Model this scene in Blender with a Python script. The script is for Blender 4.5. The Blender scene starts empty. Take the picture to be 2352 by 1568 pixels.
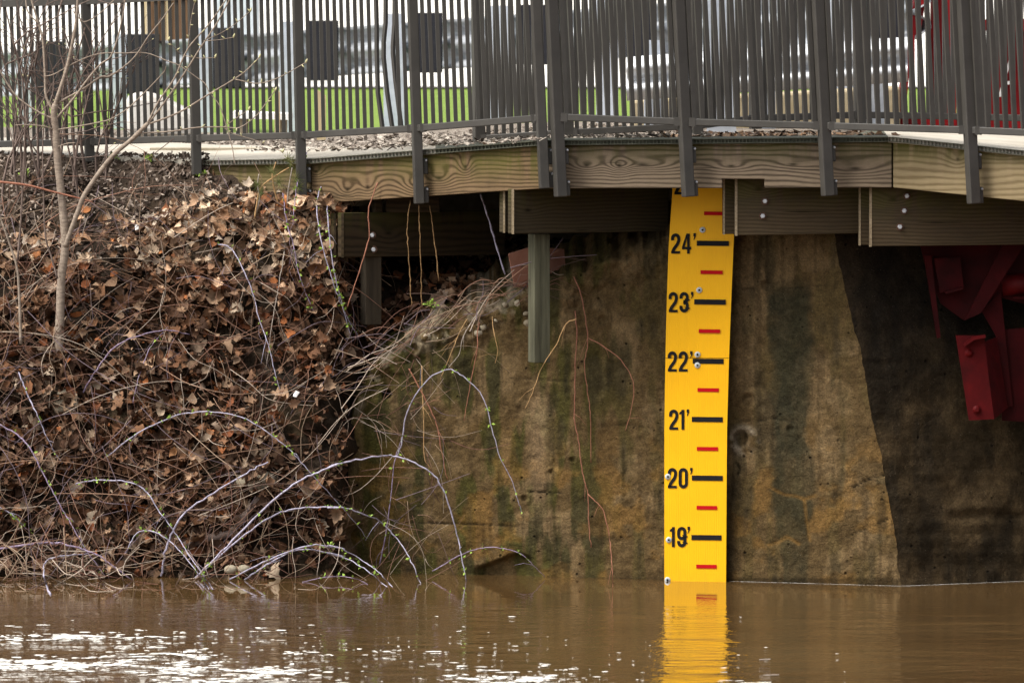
import bpy, bmesh, math, random
import numpy as np
from mathutils import Vector, Matrix

R = math.radians
random.seed(7)
rng = np.random.default_rng(7)
SC = bpy.context.scene
COL = SC.collection

# ------------------------------------------------------------------ camera, sky, sun, exposure
D = 40.0                 # metres from the lens to the gauge across the river
PX = 443.6               # picture units per metre at the gauge
VH = -69.0               # height of the horizon in picture units
CAMZ = 3.165

cam_d = bpy.data.cameras.new('camera')
cam = bpy.data.objects.new('camera', cam_d)
COL.objects.link(cam)
cam.location = (0, -D, CAMZ)
cam.rotation_euler = (R(90), 0, 0)
cam_d.sensor_width = 36
cam_d.lens = 36 * D * PX / 2352
cam_d.shift_y = -(784 - VH) / 2352
cam_d.clip_start = 0.5
cam_d.clip_end = 3000
cam_d.dof.use_dof = True
cam_d.dof.focus_distance = D
cam_d.dof.aperture_fstop = 7.0
SC.camera = cam

SUN_EL, SUN_AZ = 55.0, -118.0          # azimuth from +Y towards +X
to_sun = Vector((math.sin(R(SUN_AZ)) * math.cos(R(SUN_EL)), math.cos(R(SUN_AZ)) * math.cos(R(SUN_EL)), math.sin(R(SUN_EL))))
world = bpy.data.worlds.new('World')
SC.world = world
world.use_nodes = True
wn, wl = world.node_tree.nodes, world.node_tree.links
wn.clear()
wo = wn.new('ShaderNodeOutputWorld')
bg = wn.new('ShaderNodeBackground')
sky = wn.new('ShaderNodeTexSky')
sky.sky_type = 'NISHITA'
sky.sun_disc = False
sky.sun_elevation = R(SUN_EL)
sky.sun_rotation = R(SUN_AZ)
sky.air_density = 1.0
sky.dust_density = 4.0
sky.ozone_density = 0.6
hs = wn.new('ShaderNodeHueSaturation')
hs.inputs['Saturation'].default_value = 0.22
wl.new(sky.outputs[0], hs.inputs['Color'])
wl.new(hs.outputs[0], bg.inputs[0])
bg.inputs[1].default_value = 0.15
wl.new(bg.outputs[0], wo.inputs[0])

sun_d = bpy.data.lights.new('sun', 'SUN')
sun_d.energy = 2.0
sun_d.angle = R(18.0)
sun_d.color = (1.0, 0.94, 0.85)
sun = bpy.data.objects.new('sun', sun_d)
COL.objects.link(sun)
sun.rotation_euler = to_sun.to_track_quat('Z', 'Y').to_euler()
sun.location = to_sun * 60

SC.view_settings.view_transform = 'Standard'
SC.view_settings.look = 'None'
SC.view_settings.gamma = 1
SC.view_settings.exposure = 0.95
SC.render.engine = 'CYCLES'
SC.cycles.max_bounces = 5
SC.cycles.diffuse_bounces = 3
SC.cycles.glossy_bounces = 3

# ------------------------------------------------------------------ helpers
def at(u, v, Y=0.0):
    k = (D + Y) / D
    return Vector(((u - 1176) / PX * k, Y, CAMZ - (v - VH) / PX * k))

def water_Y(v):
    return D * (CAMZ * PX) / (v - VH) - D

def on_water(u, v, z=0.0):
    p = at(u, v, water_Y(v)); p.z = z
    return p

TAB = rng.random((256, 256))
def vnoise(x, y, seed=0):
    x = np.asarray(x, float) + seed * 17.31; y = np.asarray(y, float) + seed * 9.77
    xi = np.floor(x).astype(int); yi = np.floor(y).astype(int)
    fx = x - xi; fy = y - yi
    fx = fx * fx * (3 - 2 * fx); fy = fy * fy * (3 - 2 * fy)
    a = TAB[xi % 256, yi % 256]; b = TAB[(xi + 1) % 256, yi % 256]
    c = TAB[xi % 256, (yi + 1) % 256]; d = TAB[(xi + 1) % 256, (yi + 1) % 256]
    return (a * (1 - fx) + b * fx) * (1 - fy) + (c * (1 - fx) + d * fx) * fy

def fbm(x, y, octv=4, seed=0):
    s, a, n = 0, 0.5, 0
    for i in range(octv):
        s = s + a * vnoise(np.asarray(x) * 2 ** i, np.asarray(y) * 2 ** i, seed + i); n += a; a *= 0.5
    return s / n

def sstep(a, b, x):
    t = np.clip((np.asarray(x, float) - a) / (b - a), 0, 1)
    return t * t * (3 - 2 * t)

class MB:
    def __init__(self):
        self.v, self.f = [], []
    def add(self, vs, fs):
        o = len(self.v)
        self.v += [tuple(p) for p in vs]
        self.f += [tuple(i + o for i in f) for f in fs]
    def hexa(self, b, t):
        self.add(list(b) + list(t), [(3, 2, 1, 0), (4, 5, 6, 7), (0, 1, 5, 4), (1, 2, 6, 5), (2, 3, 7, 6), (3, 0, 4, 7)])
    def box(self, c, s, M=None):
        x, y, z = s[0] / 2, s[1] / 2, s[2] / 2
        P = [Vector(p) for p in [(-x, -y, -z), (x, -y, -z), (x, y, -z), (-x, y, -z), (-x, -y, z), (x, -y, z), (x, y, z), (-x, y, z)]]
        if M is not None: P = [M @ p for p in P]
        P = [p + Vector(c) for p in P]
        self.hexa(P[:4], P[4:])
    def plank(self, a, b, h, d, up=None):
        """board between points a and b (centre line), height h, thickness d"""
        a, b = Vector(a), Vector(b)
        ax = (b - a).normalized(); up = Vector(up or (0, 0, 1))
        side = ax.cross(up).normalized(); up = side.cross(ax).normalized()
        P = []
        for p in (a, b):
            for sy, sz in ((1, -1), (-1, -1), (-1, 1), (1, 1)):
                P.append(p + side * (sy * d / 2) + up * (sz * h / 2))
        self.add(P, [(0, 1, 2, 3), (7, 6, 5, 4), (0, 4, 5, 1), (1, 5, 6, 2), (2, 6, 7, 3), (3, 7, 4, 0)])
    def tube(self, pts, rad, n=5, cap=True):
        pts = [Vector(p) for p in pts]; m = len(pts)
        if not hasattr(rad, '__len__'): rad = [rad] * m
        vs, fs = [], []
        ref = Vector((0, 1, 0.13)).normalized()
        for i, p in enumerate(pts):
            t = (pts[min(i + 1, m - 1)] - pts[max(i - 1, 0)])
            t = t.normalized() if t.length > 1e-9 else Vector((0, 0, 1))
            s = t.cross(ref)
            s = s.normalized() if s.length > 1e-3 else Vector((1, 0, 0))
            q = s.cross(t)
            for k in range(n):
                a = 2 * math.pi * k / n
                vs.append(p + (s * math.cos(a) + q * math.sin(a)) * rad[i])
        for i in range(m - 1):
            for k in range(n):
                k2 = (k + 1) % n
                fs.append((i * n + k, i * n + k2, (i + 1) * n + k2, (i + 1) * n + k))
        if cap:
            fs.append(tuple(range(n - 1, -1, -1))); fs.append(tuple((m - 1) * n + k for k in range(n)))
        self.add(vs, fs)
    def prism(self, poly, depth):
        """polygon of world points extruded by vector depth"""
        n = len(poly); d = Vector(depth)
        P = [Vector(p) for p in poly]
        self.add(P + [p + d for p in P], [tuple(range(n)), tuple(range(2 * n - 1, n - 1, -1))] + [(i, i + n, (i + 1) % n + n, (i + 1) % n) for i in range(n)])
    def ball(self, c, r, n=8, m=5, sc=(1, 1, 1)):
        vs, fs = [], []
        for j in range(m + 1):
            th = math.pi * j / m
            for k in range(n):
                a = 2 * math.pi * k / n
                vs.append((c[0] + r * sc[0] * math.sin(th) * math.cos(a), c[1] + r * sc[1] * math.sin(th) * math.sin(a), c[2] + r * sc[2] * math.cos(th)))
        for j in range(m):
            for k in range(n):
                fs.append((j * n + k, (j + 1) * n + k, (j + 1) * n + (k + 1) % n, j * n + (k + 1) % n))
        self.add(vs, fs)
    def mesh(self, name, mat=None, smooth=False, origin=(0, 0, 0), fix=True):
        me = bpy.data.meshes.new(name)
        o = Vector(origin)
        me.from_pydata([(p[0] - o.x, p[1] - o.y, p[2] - o.z) for p in self.v], [], self.f)
        if fix:
            bm = bmesh.new(); bm.from_mesh(me)
            bmesh.ops.recalc_face_normals(bm, faces=bm.faces)
            bm.to_mesh(me); bm.free()
        if smooth: me.polygons.foreach_set('use_smooth', [True] * len(me.polygons))
        if mat: me.materials.append(mat)
        me.update()
        return me
    def build(self, name, mat, parent=None, smooth=False, origin=None, bevel=0.0, fix=True):
        """origin in world space; defaults to the parent's own place"""
        po = Vector(parent['_o']) if parent is not None else Vector((0, 0, 0))
        og = Vector(origin) if origin is not None else po
        me = self.mesh(name, mat, smooth, og, fix)
        o = bpy.data.objects.new(name, me); COL.objects.link(o)
        o.parent = parent
        o.location = og - po
        o['_o'] = tuple(og)
        if bevel:
            b = o.modifiers.new('bevel', 'BEVEL'); b.width = bevel; b.segments = 2; b.limit_method = 'ANGLE'
        return o

def empty(name, loc, label, cat, group=None):
    o = bpy.data.objects.new(name, None); COL.objects.link(o)
    o.location = loc; o['_o'] = tuple(loc); o.empty_display_size = 0.1
    return tag(o, label, cat, group)

def tag(o, label=None, cat=None, group=None, kind=None):
    if label: o['label'] = label
    if cat: o['category'] = cat
    if group: o['group'] = group
    if kind: o['kind'] = kind
    return o

def inst(name, me, parent, loc, rot=None, scale=None):
    o = bpy.data.objects.new(name, me); COL.objects.link(o)
    o.parent = parent
    o.location = Vector(loc) - (Vector(parent['_o']) if parent is not None else Vector((0, 0, 0)))
    o['_o'] = tuple(loc)
    if rot is not None: o.rotation_euler = rot
    if scale is not None: o.scale = scale
    return o

def smooth_path(pts, sub=6):
    """Catmull-Rom through points (any dimension tuples)"""
    P = [np.array(p, float) for p in pts]
    if len(P) < 3:
        return [tuple(P[0] + (P[-1] - P[0]) * t) for t in np.linspace(0, 1, sub + 1)]
    P = [2 * P[0] - P[1]] + P + [2 * P[-1] - P[-2]]
    out = []
    for i in range(1, len(P) - 2):
        for k in range(sub):
            t = k / sub
            out.append(0.5 * ((2 * P[i]) + (-P[i - 1] + P[i + 1]) * t + (2 * P[i - 1] - 5 * P[i] + 4 * P[i + 1] - P[i + 2]) * t * t + (-P[i - 1] + 3 * P[i] - 3 * P[i + 1] + P[i + 2]) * t ** 3))
    out.append(P[-2])
    return [tuple(p) for p in out]

# ------------------------------------------------------------------ materials
class N:
    def __init__(self, name):
        self.m = bpy.data.materials.new(name); self.m.use_nodes = True
        self.t = self.m.node_tree; self.n = self.t.nodes; self.l = self.t.links
        self.p = self.n['Principled BSDF']
        self.tc = self.n.new('ShaderNodeTexCoord')
    def put(self, s, v):
        if hasattr(v, 'links') or hasattr(v, 'is_linked'): self.l.new(v, s)
        else: s.default_value = v
    def math(self, op, a, b=None, c=None, clamp=False):
        n = self.n.new('ShaderNodeMath'); n.operation = op; n.use_clamp = clamp
        self.put(n.inputs[0], a)
        if b is not None: self.put(n.inputs[1], b)
        if c is not None: self.put(n.inputs[2], c)
        return n.outputs[0]
    def mapv(self, scale=(1, 1, 1), loc=(0, 0, 0), src=None):
        n = self.n.new('ShaderNodeMapping'); n.inputs['Scale'].default_value = scale; n.inputs['Location'].default_value = loc
        self.l.new(src if src is not None else self.tc.outputs['Object'], n.inputs[0])
        return n.outputs[0]
    def noise(self, scale=5, detail=4, rough=0.55, vec=None, dist=0.0):
        n = self.n.new('ShaderNodeTexNoise'); n.inputs['Scale'].default_value = scale
        n.inputs['Detail'].default_value = detail; n.inputs['Roughness'].default_value = rough; n.inputs['Distortion'].default_value = dist
        self.l.new(vec if vec is not None else self.tc.outputs['Object'], n.inputs['Vector'])
        return n.outputs['Fac']
    def ramp(self, f, stops):
        n = self.n.new('ShaderNodeValToRGB'); e = n.color_ramp.elements
        while len(e) < len(stops): e.new(0.5)
        for x, (p, c) in zip(e, stops):
            x.position = p; x.color = (*c, 1) if len(c) == 3 else c
        self.put(n.inputs[0], f)
        return n.outputs[0]
    def mix(self, f, a, b, mode='MIX'):
        n = self.n.new('ShaderNodeMix'); n.data_type = 'RGBA'; n.blend_type = mode
        self.put(n.inputs[0], f)
        for s, v in ((n.inputs[6], a), (n.inputs[7], b)):
            if isinstance(v, tuple): s.default_value = (*v[:3], 1)
            else: self.l.new(v, s)
        return n.outputs[2]
    def bump(self, h, strength=0.5, dist=0.01, prev=None):
        n = self.n.new('ShaderNodeBump'); n.inputs['Strength'].default_value = strength; n.inputs['Distance'].default_value = dist
        self.l.new(h, n.inputs['Height'])
        if prev is not None: self.l.new(prev, n.inputs['Normal'])
        self.l.new(n.outputs[0], self.p.inputs['Normal'])
        return n.outputs[0]
    def color(self, c): self.put(self.p.inputs['Base Color'], (*c, 1) if isinstance(c, tuple) else c)
    def rough(self, r): self.put(self.p.inputs['Roughness'], r)
    def attr(self, name):
        n = self.n.new('ShaderNodeAttribute'); n.attribute_name = name
        return n
    def sep(self, v=None):
        n = self.n.new('ShaderNodeSeparateXYZ'); self.l.new(v if v is not None else self.tc.outputs['Object'], n.inputs[0])
        return n.outputs

def simple(name, a, b, scale=20, rough=0.6, bump=0.0, bscale=None, metal=0.0, vec=None, detail=4, spec=0.25, dist=0.004):
    g = N(name)
    v = g.mapv(vec) if vec else None
    f = g.noise(scale, detail, 0.6, v)
    g.color(g.ramp(f, [(0.3, a), (0.7, b)]))
    g.rough(rough); g.p.inputs['Metallic'].default_value = metal
    g.p.inputs['Specular IOR Level'].default_value = spec
    if bump:
        g.bump(g.noise(bscale or scale * 3, 5, 0.65, v), bump, dist)
    return g.m

def mat_fence():
    g = N('powder_coated_steel')
    f = g.noise(9, 4, 0.6)
    sp = g.noise(160, 2, 0.5)
    c = g.ramp(f, [(0.3, (0.040, 0.037, 0.032)), (0.72, (0.056, 0.051, 0.044))])
    sp2 = g.ramp(sp, [(0.70, (0, 0, 0)), (0.76, (1, 1, 1))])
    g.color(g.mix(g.math('MULTIPLY', sp2, 0.12), c, (0.3, 0.28, 0.24)))
    g.rough(g.ramp(f, [(0.3, (0.42,) * 3), (0.7, (0.58,) * 3)]))
    g.p.inputs['Specular IOR Level'].default_value = 0.35
    g.bump(g.noise(220, 3), 0.05, 0.002)
    return g.m

def mat_wood(name, knots, light, dark, moss=0.3, freq=46, seed=0.0, grime=0.35):
    """weathered board; object x runs along the board, z up it (metres)"""
    g = N(name)
    s = g.sep()
    x, z = s[0], s[2]
    wob = g.noise(1.0, 2, 0.5, g.mapv((0.9, 1, 4), (seed, seed * 2.1, 0)))
    wob2 = g.noise(1.0, 3, 0.5, g.mapv((4.5, 1, 14), (seed, 3, seed)))
    ph = g.math('MULTIPLY', z, freq)
    ph = g.math('ADD', ph, g.math('MULTIPLY', wob, 4.0))
    ph = g.math('ADD', ph, g.math('MULTIPLY', wob2, 0.9))
    core = None
    for (kx, kz, sx, sz, A) in knots:
        dx = g.math('DIVIDE', g.math('SUBTRACT', x, kx), sx); dz = g.math('DIVIDE', g.math('SUBTRACT', z, kz), sz)
        d2 = g.math('ADD', g.math('MULTIPLY', dx, dx), g.math('MULTIPLY', dz, dz))
        e = g.math('EXPONENT', g.math('MULTIPLY', d2, -1.0))
        ph = g.math('ADD', ph, g.math('MULTIPLY', e, A))
        k = g.math('EXPONENT', g.math('MULTIPLY', d2, -22.0))
        core = k if core is None else g.math('MAXIMUM', core, k)
    fr = g.math('FRACT', ph)
    tri = g.math('ABSOLUTE', g.math('SUBTRACT', g.math('MULTIPLY', fr, 2.0), 1.0))
    fib = g.noise(1.0, 4, 0.7, g.mapv((14, 1, 260), (seed, 0, 0)))
    big = g.noise(1.0, 3, 0.6, g.mapv((3.0, 1, 5), (seed * 3, 1, 2)))
    c = g.ramp(tri, [(0.0, dark), (0.26, tuple(0.8 * a + 0.2 * b for a, b in zip(dark, light))), (0.55, light), (1.0, tuple(min(1, 1.12 * a) for a in light))])
    c = g.mix(g.math('MULTIPLY', g.ramp(big, [(0.35, (0, 0, 0)), (0.65, (1, 1, 1))]), 0.45), c, g.mix(0.6, c, light))
    c = g.mix(0.28, c, g.ramp(fib, [(0.3, tuple(0.5 * a for a in dark)), (0.75, light)]), 'MIX')
    if core is not None: c = g.mix(g.math('MULTIPLY', core, 0.9), c, tuple(0.35 * a for a in dark))
    ck = g.noise(1.0, 3, 0.5, g.mapv((1.8, 1, 70), (seed * 5, 2, 1)))
    c = g.mix(g.math('MULTIPLY', g.ramp(ck, [(0.66, (0, 0, 0)), (0.70, (1, 1, 1))]), 0.85), c, (0.012, 0.009, 0.006))
    # green growth running down from the wet top edge, dark dirt blotches
    drip = g.noise(1.0, 4, 0.6, g.mapv((16, 1, 1.6), (seed, 5, 0)))
    top = g.math('SUBTRACT', 1.0, g.math('MULTIPLY', g.math('SUBTRACT', 0.245, z), 7.5), clamp=True)
    mo = g.math('MULTIPLY', g.ramp(drip, [(0.34, (0, 0, 0)), (0.52, (1, 1, 1))]), g.math('ADD', g.math('MULTIPLY', top, 1.2), 0.10))
    c = g.mix(g.math('MULTIPLY', mo, moss, clamp=True), c, (0.060, 0.066, 0.008))
    gr = g.noise(1.0, 4, 0.65, g.mapv((4, 1, 9), (9, seed, 4)))
    c = g.mix(g.math('MULTIPLY', g.ramp(gr, [(0.5, (0, 0, 0)), (0.75, (1, 1, 1))]), grime), c, (0.045, 0.035, 0.024))
    g.color(c); g.rough(0.9); g.p.inputs['Specular IOR Level'].default_value = 0.1
    h = g.math('ADD', g.math('MULTIPLY', tri, 0.6), g.math('MULTIPLY', fib, 0.5))
    g.bump(h, 0.55, 0.0025)
    return g.m

def mat_attr(name, attr='col', rough=0.8, nscale=60, namp=0.35, bump=0.6, bd=0.006, bscale=None, spec=0.3, pits=False):
    g = N(name)
    a = g.attr(attr)
    n = g.noise(nscale, 6, 0.65)
    k = g.ramp(n, [(0.25, (1 - namp,) * 3), (0.75, (1 + namp,) * 3)])
    c = g.mix(1.0, a.outputs['Color'], k, 'MULTIPLY')
    if pits:
        nf = g.noise(130, 5, 0.7); c = g.mix(1.0, c, g.ramp(nf, [(0.3, (0.6,) * 3), (0.7, (1.4,) * 3)]), 'MULTIPLY')
        nm = g.noise(9, 7, 0.72, None, 0.8); c = g.mix(1.0, c, g.ramp(nm, [(0.36, (0.78,) * 3), (0.50, (1.0,) * 3), (0.62, (1.18,) * 3)]), 'MULTIPLY')
    g.rough(rough); g.p.inputs['Specular IOR Level'].default_value = spec
    h = g.noise(bscale or nscale, 7, 0.7)
    if pits:
        v = g.n.new('ShaderNodeTexVoronoi'); v.inputs['Scale'].default_value = 17
        g.l.new(g.tc.outputs['Object'], v.inputs['Vector'])
        pit = g.ramp(v.outputs['Distance'], [(0.07, (0, 0, 0)), (0.15, (1, 1, 1))])
        pm = g.ramp(g.noise(6, 3), [(0.50, (0, 0, 0)), (0.56, (1, 1, 1))])
        pitm = g.mix(pm, (1, 1, 1), pit)
        c = g.mix(1.0, c, g.mix(0.8, (1, 1, 1), pitm), 'MULTIPLY')
        # pale aggregate grains
        v2 = g.n.new('ShaderNodeTexVoronoi'); v2.inputs['Scale'].default_value = 95
        g.l.new(g.tc.outputs['Object'], v2.inputs['Vector'])
        sp = g.ramp(v2.outputs['Distance'], [(0.08, (1, 1, 1)), (0.15, (0, 0, 0))])
        sm = g.ramp(g.noise(24, 2), [(0.56, (0, 0, 0)), (0.64, (1, 1, 1))])
        c = g.mix(g.math('MULTIPLY', g.math('MULTIPLY', sp, sm), 0.75), c, (0.30, 0.25, 0.17))
        h = g.math('ADD', h, g.math('MULTIPLY', pitm, 0.6))
    g.color(c)
    g.bump(h, bump, bd)
    return g.m

def mat_leaf(name, random_object=False):
    g = N(name)
    if random_object:
        oi = g.n.new('ShaderNodeObjectInfo')
        base = g.ramp(oi.outputs['Random'], [(0.0, (0.055, 0.032, 0.020)), (0.15, (0.15, 0.085, 0.048)), (0.34, (0.25, 0.165, 0.105)), (0.52, (0.17, 0.072, 0.032)), (0.66, (0.30, 0.215, 0.145)), (0.80, (0.105, 0.068, 0.045)), (0.92, (0.36, 0.28, 0.20)), (1.0, (0.25, 0.12, 0.05))])
    else:
        base = g.attr('col').outputs['Color']
    n = g.noise(70, 4, 0.6)
    c = g.mix(1.0, base, g.ramp(n, [(0.25, (0.62,) * 3), (0.75, (1.3,) * 3)]), 'MULTIPLY')
    g.color(c); g.rough(0.75); g.p.inputs['Specular IOR Level'].default_value = 0.12
    g.bump(g.noise(120, 3), 0.4, 0.003)
    return g.m

def mat_water():
    g = N('muddy_river_water')
    f = g.noise(1.0, 3, 0.5, g.mapv((0.35, 0.9, 1)))
    g.color(g.ramp(f, [(0.3, (0.076, 0.043, 0.016)), (0.7, (0.100, 0.059, 0.023))]))
    g.rough(0.02); g.p.inputs['IOR'].default_value = 1.45
    calm = g.sep()[1]
    # ripples grow away from the sheltered strip along the wall
    amp = g.math('ADD', g.math('MULTIPLY', g.math('SUBTRACT', 0.0, calm, clamp=True), 0.0), 1.0)
    far = g.math('MULTIPLY', g.math('SUBTRACT', -0.9, calm), 0.30, clamp=True)
    amp = g.math('ADD', g.math('MULTIPLY', far, 0.95), 0.016)
    h1 = g.noise(1.0, 3, 0.5, g.mapv((1.6, 3.6, 1)), 0.6)
    h2 = g.noise(1.0, 3, 0.6, g.mapv((9.0, 13.0, 1)), 0.3)
    h = g.math('ADD', g.math('MULTIPLY', h1, 1.0), g.math('MULTIPLY', h2, 0.32))
    h = g.math('MULTIPLY', h, amp)
    g.bump(h, 1.0, 0.028)
    return g.m

M_FENCE = mat_fence()
M_CONC = mat_attr('stained_concrete', rough=0.9, nscale=28, namp=0.38, bump=1.0, bd=0.016, bscale=50, pits=True, spec=0.08)
M_SOIL = mat_attr('bank_soil', rough=0.95, nscale=45, namp=0.5, bump=1.0, bd=0.015, spec=0.1)
M_PATH = simple('pale_concrete', (0.34, 0.305, 0.245), (0.48, 0.44, 0.37), 3.2, 0.9, 0.3, 90)
M_GALV = simple('galvanised_steel', (0.42, 0.46, 0.52), (0.56, 0.60, 0.66), 14, 0.5, 0.06, 60, 0.25)
M_BEAMSTEEL = simple('galvanised_rail', (0.24, 0.26, 0.28), (0.46, 0.48, 0.51), 5, 0.5, 0.05, 40, 0.3)
M_NEWSTEEL = simple('new_galvanised_rail', (0.52, 0.54, 0.56), (0.68, 0.70, 0.72), 7, 0.42, 0.05, 40, 0.3)
M_BLOCK = simple('black_plastic', (0.012, 0.012, 0.016), (0.022, 0.022, 0.028), 40, 0.7, 0.4, 160)
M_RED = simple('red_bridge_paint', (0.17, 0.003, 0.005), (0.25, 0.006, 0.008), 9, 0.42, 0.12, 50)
M_REDSHADE = simple('shaded_red_paint', (0.040, 0.0015, 0.002), (0.115, 0.003, 0.004), 7, 0.6, 0.2, 50, detail=6, spec=0.15)  # darker copy of the red, shade on the lower steel painted in
M_REDDARK = simple('deep_shaded_red_paint', (0.022, 0.0012, 0.0015), (0.060, 0.002, 0.003), 7, 0.6, 0.2, 50, detail=6, spec=0.12)  # darkest copy of the red, deeper shade painted into the colour
M_BOLT = simple('zinc_bolt', (0.42, 0.43, 0.45), (0.60, 0.61, 0.63), 60, 0.4, 0.1, 200, 0.6)
M_DARKSTEEL = simple('rusty_washer', (0.05, 0.03, 0.02), (0.10, 0.05, 0.03), 80, 0.8)
M_TERRA = simple('terracotta', (0.30, 0.13, 0.085), (0.40, 0.20, 0.14), 12, 0.8, 0.2, 90)
M_CANE = simple('bloomed_bramble_bark', (0.19, 0.16, 0.21), (0.46, 0.44, 0.55), 60, 0.6, 0.2, 150)
M_CANEP = simple('purple_bramble_bark', (0.13, 0.08, 0.13), (0.34, 0.28, 0.38), 70, 0.6, 0.2, 150)
M_VINE = simple('red_vine_bark', (0.20, 0.075, 0.045), (0.36, 0.16, 0.10), 60, 0.7)
M_TANVINE = simple('tan_vine_bark', (0.30, 0.17, 0.07), (0.50, 0.32, 0.15), 60, 0.7)
M_BARKSTRIP = simple('dry_bark_strip', (0.10, 0.055, 0.022), (0.28, 0.17, 0.075), 60, 0.8)
M_TWIGGREY = simple('grey_twig_bark', (0.20, 0.16, 0.13), (0.46, 0.40, 0.34), 50, 0.8)
M_BARK = simple('young_bark', (0.17, 0.13, 0.10), (0.34, 0.275, 0.215), 30, 0.85, 0.4, 120, vec=(1, 1, 3.0))
M_TWIG = mat_attr('twig_bark', rough=0.8, nscale=50, namp=0.3, bump=0.2, bd=0.002)
M_DARKTWIG = simple('dark_shrub_bark', (0.085, 0.06, 0.05), (0.19, 0.14, 0.115), 40, 0.85)
M_BUD = simple('green_bud', (0.16, 0.26, 0.035), (0.26, 0.36, 0.06), 50, 0.55)
M_TIPBUD = simple('pale_bud', (0.36, 0.34, 0.17), (0.52, 0.48, 0.28), 50, 0.6)
M_NEEDLE = simple('pine_needle', (0.06, 0.10, 0.03), (0.22, 0.20, 0.07), 30, 0.6)
M_LEAF = mat_leaf('dead_leaf', True)
M_LITTER = mat_leaf('dead_leaf_litter')
M_STONE = simple('river_stone', (0.22, 0.18, 0.12), (0.42, 0.37, 0.28), 14, 0.9, 0.6, 60)
M_FOAM = simple('river_foam', (0.72, 0.69, 0.62), (0.84, 0.82, 0.77), 40, 0.8, 0.8, 150)
M_WATER = mat_water()
M_LAWN = simple('spring_lawn', (0.12, 0.185, 0.024), (0.165, 0.24, 0.038), 3, 0.9, 0.8, 120)
M_GRAVEL = simple('gravel', (0.15, 0.12, 0.095), (0.34, 0.29, 0.235), 45, 0.95, 1.0, 70, detail=6, dist=0.02)
M_STAKE = simple('stake_wood', (0.36, 0.28, 0.16), (0.48, 0.39, 0.24), 20, 0.85, vec=(6, 6, 1))
M_WHITE = simple('pale_siding', (0.74, 0.71, 0.65), (0.80, 0.78, 0.73), 1.5, 0.8)
M_LOT = simple('pale_paving', (0.60, 0.58, 0.53), (0.68, 0.66, 0.61), 0.4, 0.9, 0.2, 20)
M_BROWN = simple('brown_timber', (0.09, 0.05, 0.028), (0.17, 0.10, 0.055), 8, 0.8, vec=(8, 8, 0.6))
M_WHITEPAINT = simple('white_paint', (0.76, 0.75, 0.72), (0.82, 0.81, 0.78), 12, 0.7)
M_GRATE = simple('fibreglass_grating', (0.050, 0.052, 0.036), (0.11, 0.11, 0.08), 16, 0.8, 0.4, 120)
M_BLACK = simple('black_print', (0.010, 0.010, 0.011), (0.014, 0.014, 0.015), 20, 0.7, spec=0.08)
M_REDPRINT = simple('red_print', (0.40, 0.004, 0.008), (0.44, 0.005, 0.009), 20, 0.7, spec=0.08)
M_SCREW = simple('painted_washer', (0.42, 0.46, 0.46), (0.56, 0.60, 0.60), 40, 0.5)

def mat_gauge():
    g = N('yellow_fluted_plastic')
    s = g.sep()
    w = g.math('SINE', g.math('MULTIPLY', s[0], 2 * math.pi / 0.0115))
    f = g.noise(4, 4, 0.6)
    dirt = g.noise(1.0, 4, 0.6, g.mapv((30, 1, 3)))
    c = g.ramp(f, [(0.3, (0.80, 0.405, 0.002)), (0.7, (0.85, 0.44, 0.003))])
    c = g.mix(g.math('MULTIPLY', g.ramp(dirt, [(0.5, (0, 0, 0)), (0.8, (1, 1, 1))]), 0.12), c, (0.40, 0.22, 0.01))
    sz = g.sep()[2]
    mud = g.math('MULTIPLY', g.math('SUBTRACT', 0.10, sz), 4.0, clamp=True)
    c = g.mix(g.math('MULTIPLY', mud, g.math('MULTIPLY', dirt, 0.5)), c, (0.36, 0.22, 0.03))
    g.color(c)
    g.rough(0.5); g.p.inputs['Specular IOR Level'].default_value = 0.2
    g.bump(w, 0.16, 0.002)
    return g.m
M_GAUGE = mat_gauge()

# ------------------------------------------------------------------ plan of the walkway edge
EU = [-200, 205, 470, 715, 1245, 2050, 2500, 3000]
EYv = [2.15, 1.75, 1.25, 0.72, -0.29, -0.60, -1.15, -1.85]
EVv = [348, 357, 368, 364, 322, 314, 361, 420]
def edgeY(u): return float(np.interp(u, EU, EYv))
def edgeV(u): return float(np.interp(u, EU, EVv))
WU = [-200, 205, 470, 715, 960, 1100, 1300, 1960, 2050, 2600, 3000]
WWv = [2.4, 2.6, 2.4, 1.7, 0.9, 0.45, 0.3, 0.3, 1.6, 3.2, 3.4]

# ------------------------------------------------------------------ the setting
# river
mb = MB()
mb.add([(-300, -300, 0), (300, -300, 0), (300, 3.0, 0), (-300, 3.0, 0)], [(0, 1, 2, 3)])
o = mb.build('river_water', M_WATER); tag(o, 'muddy brown river water below the bank and wall', kind='structure')

# walkway path (concrete on the ground to the left, deck to the right)
def walkway(name, u0, u1, mat, label):
    us = np.arange(u0, u1 + 1, 40)
    mb = MB(); vs = []
    for u in us:
        a = at(u, edgeV(u), edgeY(u)); w = float(np.interp(u, WU, WWv))
        vs += [a, Vector((a.x * (1 + 0.012 * w), a.y + w, a.z + 0.012 * w))]
    top = len(vs)
    vs += [p - Vector((0, 0, 0.029)) for p in vs]
    fs = []
    for i in range(len(us) - 1):
        a = 2 * i
        fs.append((a, a + 2, a + 3, a + 1)); fs.append((top + a, top + a + 1, top + a + 3, top + a + 2))
        fs.append((a, top + a, top + a + 2, a + 2)); fs.append((a + 1, a + 3, top + a + 3, top + a + 1))
    mb.add(vs, fs)
    return tag(mb.build(name, mat), label, kind='structure')
walkway('path', -200, 1000, M_PATH, 'pale concrete path behind the left railing')
walkway('walkway_deck', 1000, 2040, M_GRATE, 'grey green grating deck behind the middle of the railing')
walkway('path', 2040, 3000, M_PATH, 'pale concrete path at the bridge end on the right')

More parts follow.
